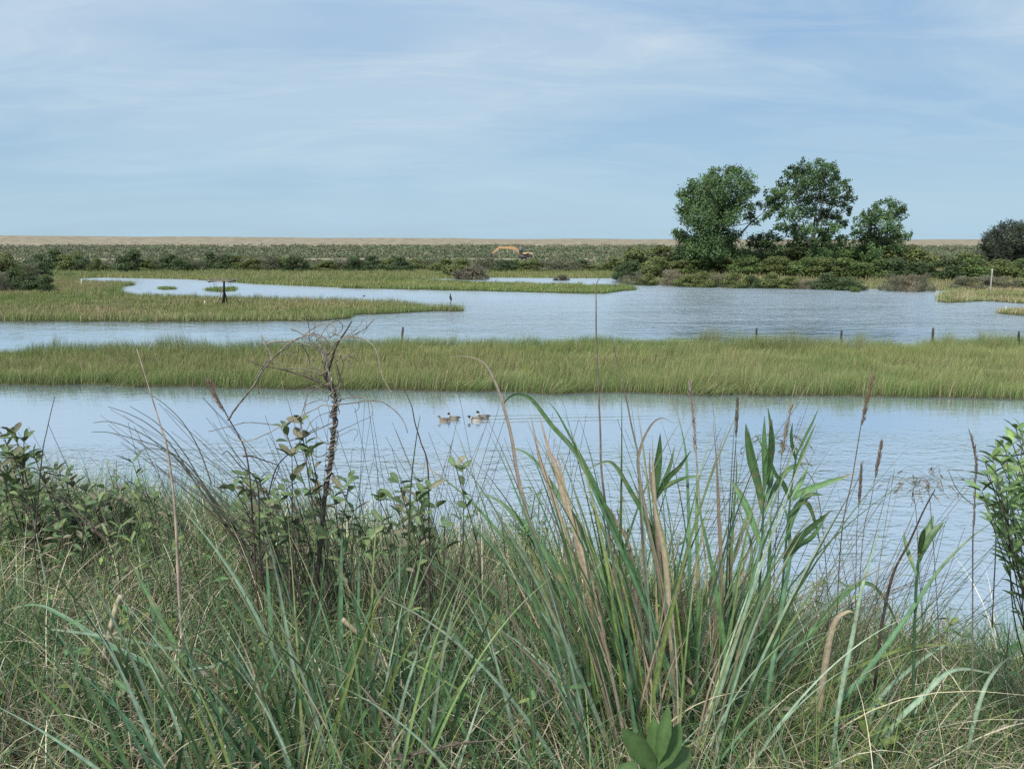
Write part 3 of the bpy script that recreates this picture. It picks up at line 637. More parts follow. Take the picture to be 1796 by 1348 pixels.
T3 = [(1400, 360, 28), (1480, 355, 36), (1540, 370, 30), (1380, 410, 40), (1450, 410, 45), (1530, 420, 36), (1300, 440, 32), (1290, 490, 35), (1360, 470, 45), (1440, 480, 50), (1520, 490, 36), (1250, 530, 24), (1300, 550, 40), (1370, 540, 50), (1450, 550, 50), (1530, 550, 32), (1580, 540, 22), (1240, 580, 20), (1340, 600, 50), (1420, 600, 50), (1290, 640, 45), (1370, 660, 50), (1460, 660, 50), (1530, 620, 40), (1565, 385, 12), (1590, 560, 12)]
T4 = [(640, 560, 34), (690, 570, 36), (600, 590, 28), (730, 555, 30), (755, 600, 40), (650, 610, 40), (710, 630, 40)]
TG = np.array([.092, .155, .058])
tree('poplar_tree', 'bushy tall tree whose slanting limb reaches out towards the tallest tree', T1, (1243, 478), 117, TG*1.05, dens=1.3, limbs=[[(1296, 415, 0), (1310, 398, 0), (1326, 383, 0), (1342, 371, 0)]], seed=3, clump=1.2)
tree('poplar_tree', 'tallest tree of the rise, open crown with sky showing through', T2, (1420, 478), 119, TG*.92, dens=.95, seed=5, clump=.78)
tree('poplar_tree', 'shortest and lightest of the three broadleaf trees on the rise', T3, (1545, 478), 118, TG*1.2, dens=.95, seed=8, clump=.85)
tree('poplar_tree', 'low sapling filling the gap between the two tallest trees', T4, (1345, 478), 121, TG*.85, dens=.9, seed=9)
T5 = [(1470, 190, 36), (1530, 150, 36), (1600, 115, 50), (1680, 100, 50), (1760, 85, 40), (1450, 270, 40), (1550, 230, 70), (1650, 190, 80), (1750, 170, 80), (1830, 150, 80), (1520, 310, 50), (1620, 290, 60), (1720, 270, 70), (1830, 270, 80), (1900, 120, 70), (1980, 180, 80), (1920, 260, 80), (2040, 260, 70), (1440, 200, 14), (1420, 330, 30), (1500, 340, 40), (1600, 340, 60), (1700, 340, 60)]
tree('pine_tree', 'dark brown-grey dense rounded pine standing beyond the white stake', T5, (1800, 482), 133, np.array([.068, .084, .054]), leaf=.40, dens=1.8, ox=1436, oy=380, sc=4.989, needle=True, seed=12, clump=1.0)
# ------------------------------------------------------------------ posts, stakes, nest stand
POSTC = np.array([.06, .052, .043])
def post(px, base_py, top_py, wpx, label, z=.07, lean_px=0, col=POSTC, name='fence_post', cat='post', group='weathered posts along the near marsh', y=None, wire=False):
    b = G(px, base_py, z) if y is None else P(px, base_py, y); r = wpx*b[1]/1300/2
    t = P(px+lean_px, top_py, b[1]); mb = MB(); base = b-np.array([0, 0, .3])
    n = 7; pts = np.array([base*(1-s)+t*s for s in np.linspace(0, 1, n)])+np.random.default_rng(int(px)).normal(0, r*.12, (n, 3))
    tube(mb, pts, np.array([1.08, 1.05, 1, .98, .97, .95, .82])*r, col*rng.uniform(.8, 1.2, (n, 1)), 8)
    o = mb.build(name, M_WOOD, loc=b); props(o, label, cat, group); return o
post(1327, 604, 574.5, 3.6, 'grey fence post at the back of the near marsh, closest to the tall reed stem')
post(1476, 610, 578.5, 4.0, 'fence post in the dip at the back of the near marsh')
post(1636.5, 608, 575, 4.2, 'tallest upright fence post at the back edge of the near marsh')
post(1787, 608, 581, 4.0, 'fence post below the small grassy islet', )
post(702.5, 602, 573, 4.0, 'leaning dark post standing alone behind the dead vine tangle', lean_px=4.5, group=None)
WHITE = np.array([.62, .60, .54])
post(1737, 512, 471, 2.7, 'tall pale leaning stake on the tan marsh spit', lean_px=3.5, col=WHITE*.55, name='stake', cat='stake', group=None)
post(143, 502, 490, 2.2, 'white stake beside the shrub clump at the head of the point', col=WHITE, name='stake', cat='stake', group=None)
post(361, 536, 527, 2.4, 'short white stake in the grass beside the nest stand', lean_px=-2, col=WHITE*.9, name='stake', cat='stake', group=None)
post(336, 476, 470.5, 1.8, 'tiny pale stub in front of the dark far shrub row', lean_px=-2, col=WHITE*.7, name='stake', cat='stake', group=None)
post(1763, 546, 538, 2.4, 'pale slanting stub on the smallest islet', lean_px=2, col=WHITE, name='stake', cat='stake', group=None)
post(1758, 547, 541, 1.8, 'shorter pale stub beside another on the smallest islet', lean_px=1, col=WHITE*.85, name='stake', cat='stake', group=None)
def nest_stand():
    b = G(390, 536, .07); y = b[1]; root = thing('nest_stand', b, 'dark wooden bird nesting stand with braced post and flat twiggy top', 'nesting platform')
    q = lambda px, py, dy=0: P(px, py, y+dy)
    mb = MB(); tube(mb, [q(392.8, 537), q(393, 514), q(393, 491.5)], [.10, .095, .09], (.035, .03, .026), 8); mb.build('post', M_WOOD, root, loc=b)
    for k, (a, dy, c) in enumerate((((379.5, 534), -.3, (.42, .39, .31)), ((399.5, 534), .3, (.05, .045, .04)), ((389.5, 535), -.5, (.06, .05, .045)))):
        mb = MB(); tube(mb, [q(*a, dy), q(392.7, 506 if k else 500)], [.06, .055], c, 6); mb.build('brace', M_WOOD, root, loc=b)
    mb = MB(); c = q(390, 492.3); s = y/1311
    for k in range(5): box(mb, c+np.array([0, -.75+.375*k, .02]), (37*s, .24, .045), (.24, .215, .175), bev=.01)
    for sx_ in (-.9, .9): box(mb, c+np.array([sx_, 0, -.05]), (.1, 1.9, .1), (.06, .05, .045), bev=.01)
    mb.build('platform', M_WOOD, root, loc=b)
    mb = MB()
    for k in range(70):
        a = rng.uniform(0, 6.3); p0 = c+np.array([rng.uniform(-1.2, 1.2), rng.uniform(-.7, .7), rng.uniform(.03, .16)]); d = np.array([math.cos(a), math.sin(a), rng.uniform(-.12, .2)])*rng.uniform(.2, .5)
        tube(mb, [p0-d, p0+rng.normal(0, .03, 3), p0+d], [.012, .014, .008], np.array([.26, .23, .19])*rng.uniform(.5, 1.2), 4)
    mb.build('nest_sticks', M_WOOD, root, loc=b)
    for px, l in ((374.5, 506), (377, 503), (379, 502.5), (401, 502), (404, 503), (406.5, 502.5)):
        mb = MB(); tube(mb, [q(px, 493.5, -.6), q(px+.4, l, -.6)], [.012, .01], (.16, .15, .13), 4); mb.build('hanging_twig', M_WOOD, root, loc=b)
nest_stand()
# ------------------------------------------------------------------ excavator on the far track
def excavator():
    y = 204.; px0 = 921; x0 = (px0-898)/1311*y; z0 = float(land_h(np.array([x0]), np.array([y]))[0][0]); s = y/1311
    root = thing('excavator', (x0, y, z0), 'orange excavator working on the far sandy track with its arm stretched out', 'excavator')
    O = np.array([x0, y, z0]); OR = np.array([.50, .31, .15]); DK = np.array([.03, .03, .032]); GR = np.array([.45, .45, .44])
    top = P(px0, 443.0, y)[2]-z0; bot = P(px0, 449.5, y)[2]-z0
    for dy in (-1.15, 1.15):
        mb = MB(); prof = []
        for k in range(18):
            a = 2*PI*k/18; prof.append((np.sign(math.cos(a))*1.5+.42*math.cos(a), .46+.42*math.sin(a)))
        n = len(prof); v = [(p, dy+w, z) for w in (-.3, .3) for p, z in prof]
        mb.add(np.array(v)+O, DK, [(k, (k+1) % n, n+(k+1) % n, n+k) for k in range(n)], [(0, k+1, k) for k in range(1, n-1)]+[(n, n+k, n+k+1) for k in range(1, n-1)])
        mb.build('track', M_PAINT, root, loc=O)
    mb = MB(); box(mb, O+[0, 0, .9], (1.5, 1.5, .35), DK, bev=.05); mb.build('turntable', M_PAINT, root, loc=O)
    h0 = max(1.08, bot)
    mb = MB(); box(mb, O+[.55, 0, (h0+top)/2], (2.7, 2.4, top-h0), OR, bev=.18); mb.build('body', M_PAINT, root, loc=O)
    mb = MB(); box(mb, O+[1.75, 0, (h0+top)/2-.05], (.75, 2.5, (top-h0)*.95), GR*.8, bev=.2); mb.build('counterweight', M_PAINT, root, loc=O)
    mb = MB(); box(mb, O+[.7, -1.215, (h0+top)/2], (.7, .03, .3), DK); mb.build('vent', M_PAINT, root, loc=O)
    mb = MB(); box(mb, O+[-1.15, -.7, h0+1.0], (1.15, 1.0, 1.75), np.array([.10, .11, .115]), bev=.14); cab = mb.build('cab', M_PAINT, root, loc=O)
    mb = MB(); box(mb, O+[-1.2, -1.21, h0+1.2], (.8, .03, .9), np.array([.05, .07, .08])); mb.build('window', M_PAINT, cab, loc=None if False else (0, 0, 0)) if False else mb.build('window', M_PAINT, root, loc=O)
    Q = lambda px, py: P(px, py, y+.35)-O*0
    def plate(pts, wd, col, name, hw):
        pts = np.array([Q(*p) for p in pts]); t = nrm(np.gradient(pts, axis=0)); nn = np.stack([-t[:, 2], np.zeros(len(t)), t[:, 0]], 1); hw = np.array(hw)[:, None]
        m = MB(); M_ = len(pts); e = np.array([0, wd/2, 0]); v = np.stack([pts+nn*hw-e, pts+nn*hw+e, pts-nn*hw+e, pts-nn*hw-e], 1).reshape(-1, 3)
        i = np.arange(M_-1)[:, None]*4; j = np.arange(4)[None]; k = (j+1) % 4
        m.add(v, col, np.concatenate([np.stack([i+j, i+k, i+4+k, i+4+j], 2).reshape(-1, 4), [[0, 3, 2, 1]], [[M_*4-4, M_*4-3, M_*4-2, M_*4-1]]])); return m.build(name, M_PAINT, root, loc=O, smooth_=False)
    boom = plate([(913, 446), (908.5, 439.5), (902, 435.2), (894, 434.2), (884, 434.2), (875, 434.0)], .5, OR, 'boom', [.28, .42, .44, .36, .3, .2])
    plate([(879, 432.6), (874, 435), (868.5, 440), (863.5, 444.3)], .42, OR*.9+.03, 'stick', [.2, .3, .24, .17])
    mb = MB(); tube(mb, [Q(876, 436.5), Q(870, 441.5)], [.10, .10], (.8, .8, .8), 8); tube(mb, [Q(870, 441.5), Q(866, 444.5)], [.06, .06], (.85, .85, .85), 8); mb.build('cylinder_ram', M_PAINT, root, loc=O)
    mb = MB(); tube(mb, [Q(908, 446), Q(897, 437)], [.1, .08], (.5, .48, .44), 8); mb.build('boom_ram', M_PAINT, root, loc=O)
    prof = [(863.5, 443.5), (860.3, 446), (858.8, 449), (860, 451.5), (863, 452), (864.5, 449)]; p = np.array([Q(*a) for a in prof]); n = len(p); e = np.array([0, .5, 0])
    mb = MB(); mb.add(np.vstack([p-e, p+e]), DK*1.3, [(k, (k+1) % n, n+(k+1) % n, n+k) for k in range(n)], [(0, k+1, k) for k in range(1, n-1)]+[(n, n+k, n+k+1) for k in range(1, n-1)]); mb.build('bucket', M_PAINT, root, loc=O, smooth_=False)
excavator()
# ------------------------------------------------------------------ birds
def loft(path, ry, rz, colf, n=14):
    """closed body skin: rings across a bent path in the XZ plane"""
    p = catmull([(a, 0, b) for a, b in path], 5); M_ = len(p); u = np.linspace(0, 1, M_); uk = np.linspace(0, 1, len(path))
    RY = np.interp(u, uk, ry); RZ = np.interp(u, uk, rz); t = nrm(np.gradient(p, axis=0)); nn = np.stack([-t[:, 2], np.zeros(M_), t[:, 0]], 1)
    a = np.arange(n)*2*PI/n; v = p[:, None]+RY[:, None, None]*np.cos(a)[None, :, None]*np.array([0, 1, 0])+RZ[:, None, None]*np.sin(a)[None, :, None]*nn[:, None]
    cc = np.array([[colf(u[i], math.sin(x), math.cos(x)) for x in a] for i in range(M_)]).reshape(-1, 3)
    i = np.arange(M_-1)[:, None]*n; j = np.arange(n)[None]; k = (j+1) % n
    q = np.stack([i+j, i+k, i+n+k, i+n+j], 2).reshape(-1, 4); tr = [(0, x+1, x) for x in range(1, n-1)]+[((M_-1)*n, (M_-1)*n+x, (M_-1)*n+x+1) for x in range(1, n-1)]
    return v.reshape(-1, 3), cc, q, tr
def duck(px, py, wpx, label, drake, stretch=0.0, rz=0.0, tall=0.0, sides=(.25, .21, .165)):
    b = G(px, py, 0); s = wpx*b[1]/1300/.56
    root = thing('duck', b, label, 'duck', 'ducks swimming below the near marsh', rz)
    if drake:
        HEAD, NECK, BREAST, SIDE, BACK, TAIL = (.010, .022, .017), (.03, .036, .03), (.13, .085, .055), sides, (.07, .06, .05), (.015, .015, .017)
    else: HEAD, NECK, BREAST, SIDE, BACK, TAIL = (.11, .085, .06), (.15, .115, .08), (.20, .15, .10), (.25, .195, .14), (.085, .066, .05), (.12, .09, .065)
    hx, hz = -.235-.06*stretch, .205-.05*stretch+tall
    path = [(hx-.045, hz-.008), (hx-.02, hz+.002), (hx+.02, hz), (hx+.05, hz-.045), (-.165, .10), (-.13, .045), (-.03, .035), (.08, .042), (.17, .06), (.235, .085), (.285, .10)]
    ry = [.014, .040, .046, .036, .042, .085, .108, .104, .075, .035, .006]; rz_ = [.014, .040, .047, .036, .045, .080, .088, .078, .052, .020, .004]
    def colf(u, up, side):
        if u < .24: return HEAD
        if u < .31: return NECK
        if u < .36 and drake: return (.6, .6, .58)
        if u < .50: return BREAST
        if u > .86: return TAIL
        return BACK if up > .45 else SIDE
    V, cc, q, t = loft(path, ry, rz_, colf)
    mb = MB(); mb.add(V*s, cc, q, t); mb.build('body', M_BIRD, root)
    bp = [(hx-.11, hz-.028), (hx-.085, hz-.024), (hx-.05, hz-.012), (hx-.03, hz-.006)]; V, cc, q, t = loft(bp, [.010, .017, .013, .014], [.004, .007, .013, .016], lambda u, a, b_: (.35, .30, .09) if drake else (.28, .17, .07), 8)
    mb = MB(); mb.add(V*s, cc, q, t); mb.build('bill', M_BIRD, root)
    for sd_ in (-1, 1):
        V, cc, q, t = loft([(-.12, .085), (-.02, .098), (.1, .095), (.21, .092), (.27, .10)], [.004, .028, .03, .018, .003], [.012, .034, .034, .02, .004], lambda u, a, b_: tuple(np.array(BACK)*(1.5 if u < .6 else 1.0)+np.array([.10, .1, .1])*(drake and u < .5)), 8)
        V = V+np.array([0, sd_*.082, 0]); mb = MB(); mb.add(V*s, cc, q, t); mb.build('wing', M_BIRD, root)
        V, cc, q, t = loft([(hx-.013, hz+.012), (hx-.008, hz+.013), (hx-.003, hz+.012)], [.002, .004, .002], [.002, .006, .002], lambda u, a, b_: (.005, .005, .005), 6)
        mb = MB(); mb.add((V+np.array([0, sd_*.0415, 0]))*s, cc, q, t); mb.build('eye', M_BIRD, root)
duck(779, 738, 23, 'brown hen duck swimming at the front of the four', False, rz=.05)
duck(796.5, 735, 24, 'dark headed duck with upright neck, second in the line of four', True, rz=-.1, tall=.03)
duck(836, 737.5, 27, 'pale sided drake with its neck stretched forward low over the water', True, stretch=.9, rz=.05, sides=(.44, .40, .34))
duck(848, 733, 26, 'drake with raised dark head, swimming at the rear of the four', True, rz=.08, tall=.045)
def small_bird():
    b = G(638.5, 519.5, 0); s = 6.5*b[1]/1300/.5; root = thing('water_bird', b, 'tiny dark water bird alone on the pond beyond the point', 'water bird')
    path = [(.19, .16), (.165, .165), (.13, .15), (.12, .09), (.06, .045), (-.06, .045), (-.16, .075), (-.22, .09)]
    V, cc, q, t = loft(path, [.01, .03, .032, .03, .09, .095, .045, .006], [.01, .03, .032, .03, .07, .075, .03, .005], lambda u, a, b_: (.02, .02, .022))
    mb = MB(); mb.add(V*s, cc, q, t); mb.build('body', M_BIRD, root)
    V, cc, q, t = loft([(.25, .15), (.2, .155), (.18, .158)], [.004, .01, .014], [.004, .009, .014], lambda u, a, b_: (.2, .15, .05), 6); mb = MB(); mb.add(V*s, cc, q, t); mb.build('bill', M_BIRD, root)
small_bird()
def perched_bird():
    b = G(790, 546, 0.05); y = b[1]; s = y/1311
    post(790.5, 549, 526.6, 1.7, 'thin grey stake carrying the dark perched bird at the tip of the point', col=POSTC*1.6, name='stake', cat='stake', group=None, y=y)
    f = P(790.3, 526.8, y); root = thing('perched_bird', f, 'black upright water bird perched on a thin stake at the tip of the point', 'water bird')
    k = 12.2*s/.62
    path = [(-.075, .58), (-.04, .60), (.0, .585), (.005, .50), (-.02, .42), (-.015, .28), (.03, .12), (.06, .02), (.085, -.06)]
    V, cc, q, t = loft(path, [.008, .034, .038, .034, .07, .105, .09, .05, .02], [.008, .03, .036, .034, .06, .10, .085, .04, .012], lambda u, a, b_: (.012, .013, .016) if b_*0+u < .3 or a > -.3 else (.03, .03, .034))
    mb = MB(); mb.add(V*k, cc, q, t); mb.build('body', M_BIRD, root)
    V, cc, q, t = loft([(-.16, .575), (-.12, .58), (-.06, .588)], [.004, .01, .018], [.004, .01, .018], lambda u, a, b_: (.15, .12, .06), 6); mb = MB(); mb.add(V*k, cc, q, t); mb.build('bill', M_BIRD, root)
    for sd_ in (-1, 1):
        V, cc, q, t = loft([(-.03, .44), (.01, .3), (.07, .12), (.10, .0)], [.01, .03, .025, .006], [.02, .075, .06, .01], lambda u, a, b_: (.02, .021, .026), 8); mb = MB(); mb.add((V+np.array([0, sd_*.085, 0]))*k, cc, q, t); mb.build('wing', M_BIRD, root)
        mb = MB(); tube(mb, np.array([(.02, sd_*.03, .1), (.0, sd_*.03, .03), (-.01, sd_*.02, .0)])*k, [.012*k, .01*k, .012*k], (.03, .03, .03), 5); mb.build('leg', M_BIRD, root)
perched_bird()
# ------------------------------------------------------------------ the bank the viewer stands on
def brow(x): return np.interp(x, [-6, -3, -1.6, 0, .7, 1.4, 2.4, 6], [5.2, 4.9, 4.6, 4.2, 3.7, 3.3, 3.05, 3.0])
def bank_z(x, y):
    x = np.asarray(x, float); y = np.asarray(y, float)
    z = 4.36-.10*np.maximum(y-1.5, 0)-.11*np.clip(x-.2, 0, 3)+.05*np.clip(-x-.8, 0, 3)
    z = np.where(y < 1.5, 4.36-.11*np.clip(x-.2, 0, 3)+.05*np.clip(-x-.8, 0, 3), z)
    b = brow(x); d = y-b; z = z-.72*np.log1p(np.exp(np.clip(d*4, -30, 30)))/4
    return z+.10*(fnoise(x*1.3+5, y*1.3)-.5)+.04*(fnoise(x*4, y*4+3)-.5)
gx = np.concatenate([np.linspace(-40, -5, 24), np.linspace(-4.7, 4.7, 72), np.linspace(5, 40, 24)]); gy = np.concatenate([np.linspace(-30, 0, 12), np.linspace(.3, 14, 86)])
X_, Y_ = np.meshgrid(gx, gy, indexing='ij'); Z_ = bank_z(X_, Y_); Z_ = np.maximum(Z_, -1.2)
mb = MB(); i = np.arange(len(gx)-1)[:, None]*len(gy); j = np.arange(len(gy)-1)[None]
mb.add(np.stack([X_, Y_, Z_], 2).reshape(-1, 3), (.1, .1, .1), np.stack([i+j, i+len(gy)+j, i+len(gy)+j+1, i+j+1], 2).reshape(-1, 4))
o = mb.build('bank', M_SOIL); o['kind'] = 'structure'
def ground_pt(px, y):        # the spot on the bank in that direction, at distance y
    x = (px-898)/1500.0*y; return np.array([x, y, float(bank_z(x, y))])
# colours of the bank plants
G1 = np.array([.098, .182, .074]); G2 = np.array([.088, .172, .090]); G3 = np.array([.165, .215, .068]); G4 = np.array([.23, .32, .22])
D1 = np.array([.47, .41, .28]); D2 = np.array([.36, .305, .21]); D3 = np.array([.58, .53, .40]); RU = np.array([.29, .225, .165]); TW = np.array([.085, .068, .058]); TL = np.array([.20, .165, .13])
# ------------------------------------------------------------------ countless ground cover
def bank_pts(n, y0=1.25, over=1.1):
    y = y0+(brow(0)+over+1-y0)*rng.random(n*2)**.85; x = rng.uniform(-1.02, 1.02, n*2)*(y*.78+.35)
    k = (y < brow(x)+over) & (rng.random(n*2) < .22+.78*smooth(1.75, 2.35, y)); return x[k][:n], y[k][:n]
def cover(name, label, n, hm, w, cols_, probs, th, curl, segs, mat, over=.9, seedn=0.0, mask=None, y0=1.25, cat='grass'):
    x, y = bank_pts(n, y0, over)
    if mask is not None: k = rng.random(len(x)) < mask(x, y); x, y = x[k], y[k]
    n = len(x); z = bank_z(x, y); c = np.array(cols_)[rng.choice(len(cols_), n, p=probs)]*rng.uniform(.65, 1.3, (n, 1))
    tuft = fnoise(x*2.2+seedn, y*2.2+4); h = hm*(.55+.8*tuft)*rng.uniform(.5, 1.3, n)
    mb = MB(); blades(mb, np.column_stack([x, y, z-.02]), h, w*rng.uniform(.6, 1.4, n), rng.uniform(0, 6.3, n)+1.2*(tuft-.5), rng.uniform(*th, n), rng.uniform(*curl, n), c, segs, c*rng.uniform(.9, 1.35, (n, 1)))
    o = mb.build(name, mat); o['kind'] = 'stuff'; o['label'] = label; o['category'] = cat; return o
cover('dry_grass', 'fine tan and grey dead grass all over the near bank', 42000, .46, .0034, [D1, D2, D3, D2*.55], [.28, .27, .13, .32], (0, .8), (.3, 3.0), 7, M_DRY)
cover('green_grass', 'fine green grass growing through the dead grass of the bank', 42000, .52, .0046, [G1, G2, G3, G1*.65], [.3, .2, .25, .25], (0, .5), (.1, 2.0), 6, M_GRASS, seedn=9)
cover('bright_grass', 'yellow-green grass on the lower right part of the bank', 22000, .42, .0045, [G3*1.1, G3*1.3, G1], [.4, .3, .3], (0, .5), (.2, 1.6), 5, M_GRASS, seedn=19, mask=lambda x, y: smooth(.1, 1.0, x)*.9+.08)
cover('straw', 'long pale straws arching out of the bank grass', 6500, .62, .0052, [D3, D1, D1*.9, G4*.9], [.35, .3, .15, .2], (.1, .9), (.8, 3.2), 9, M_DRY, over=.5, seedn=31, cat='dead grass')
def litter():
    n = 9000; x, y = bank_pts(n, 1.2, .6); n = len(x); z = bank_z(x, y)+rng.uniform(.01, .16, n); c = np.array([D1, D2, D3*.9, TL])[rng.choice(4, n, p=[.35, .3, .15, .2])]*rng.uniform(.55, 1.15, (n, 1))
    mb = MB(); blades(mb, np.column_stack([x, y, z]), rng.uniform(.15, .5, n), rng.uniform(.002, .006, n), rng.uniform(0, 6.3, n), rng.uniform(1.15, 1.6, n), rng.uniform(-.2, .5, n), c, 3)
    o = mb.build('thatch', M_DRY); o['kind'] = 'stuff'; o['label'] = 'flattened dead stalks lying under the bank grass'; o['category'] = 'dead grass'
litter()
def slope_cover():
    n = 9000; x = rng.uniform(-9, 9, n); y = brow(x)+.8+rng.random(n)*4.2; z = bank_z(x, y); k = z > -.05; x, y, z = x[k], y[k], z[k]; n = len(x)
    c = np.array([G1, G3, D1, D2])[rng.integers(0, 4, n)]*rng.uniform(.7, 1.2, (n, 1)); mb = MB()
    blades(mb, np.column_stack([x, y, z]), rng.uniform(.1, .34, n), rng.uniform(.006, .012, n), rng.uniform(0, 6.3, n), rng.uniform(0, .6, n), rng.uniform(.2, 1.4, n), c, 3)
    o = mb.build('slope_grass', M_GRASS); o['kind'] = 'stuff'; o['label'] = 'mixed grass on the steep slope down to the pond'; o['category'] = 'grass'
slope_cover()
def weeds():
    n = 300; x, y = bank_pts(n, 1.9, .2); k = rng.random(len(x)) < np.where(x < .2, 1, .6); x, y = x[k], y[k]; mb = MB(); st = MB()
    for a, b in zip(x, y):
        z = float(bank_z(a, b)); h = rng.uniform(.22, .55); tip = np.array([a+rng.normal(0, .07), b+rng.normal(0, .07), z+h])
        pl = catmull([(a, b, z-.02), ((a+tip[0])/2+rng.normal(0, .02), (b+tip[1])/2, z+h*.5), tip], 4); tube(st, pl, np.linspace(.0035, .0018, len(pl)), TL*.9, 4)
        m_ = rng.integers(7, 15); t = rng.uniform(.3, 1, m_); pos = np.array([np.interp(t, np.linspace(0, 1, len(pl)), pl[:, q]) for q in range(3)]).T
        az = rng.uniform(0, 6.3, m_); d = np.column_stack([np.cos(az), np.sin(az), rng.uniform(.0, .9, m_)]); cc = np.array([G1, G3, G1*.8, D2*.7])[rng.choice(4, m_, p=[.4, .25, .25, .1])]
        leaves(mb, pos, d, np.array([0, 0, 1.0])+rng.normal(0, .3, (m_, 3)), rng.uniform(.03, .07, m_), rng.uniform(.011, .024, m_), cc*rng.uniform(.8, 1.2, (m_, 1)))
    mb.v += []; o = mb.build('weeds', M_LEAF); o['kind'] = 'stuff'; o['label'] = 'low leafy weeds scattered through the bank grass'; o['category'] = 'weeds'
    o = st.build('weed_stems', M_WOOD, o)
weeds()
# ------------------------------------------------------------------ traced leaves and stems
def line(pts, y0, y1, n=7, jit=0.0):
    pts = np.array(pts, float); seg = np.r_[0, np.cumsum(np.linalg.norm(np.diff(pts, axis=0), axis=1))]; t = seg/seg[-1]
    return catmull([P(a, b, y0+(y1-y0)*u) for (a, b), u in zip(pts, t)], n)
def rleaf(mb, pts, wpx, y0, y1, col, tip=None, roll=None, **k):
    p = line(pts, y0, y1); w = wpx*((y0+y1)/2)/1300
    col = np.asarray(col)*rng.uniform(.8, 1.2)
    ribbon(mb, p, w, col, tipcol=tip, roll=rng.uniform(-.5, .5) if roll is None else roll, **k)
def fan(mb, n, pxr, yr, hr, wr, lean, cols_, curl=(.1, .9), spread=.5, tipc=None):
    for _ in range(n):
        px = rng.uniform(*pxr); y = rng.uniform(*yr); b = ground_pt(px, y); b[2] -= .03; t = (px-pxr[0])/(pxr[1]-pxr[0])*2-1
        az = PI/2-(lean+spread*t+rng.normal(0, .22)); h = rng.uniform(*hr); th0 = 0; side = lean+spread*t+rng.normal(0, .2)
        dx = math.sin(side); fy = rng.normal(0, .18); c = rng.uniform(*curl); pts = []; p = b.copy(); S = 9
        for k in range(S+1):
            pts.append(p.copy()); u = k/S; a = side*.75+np.sign(side+1e-6)*c*u**2.2
            p = p+h/S*np.array([math.sin(a), fy*(.3+u), math.cos(a)])
        col = cols_[rng.integers(0, len(cols_))]*rng.uniform(.7, 1.25)
        ribbon(mb, catmull(pts, 3), rng.uniform(*wr), col, tipcol=(col*.8+D1*.3) if rng.random() < .35 else None, roll=(rng.uniform(-1.1, 1.1), rng.uniform(-.9, .9)))
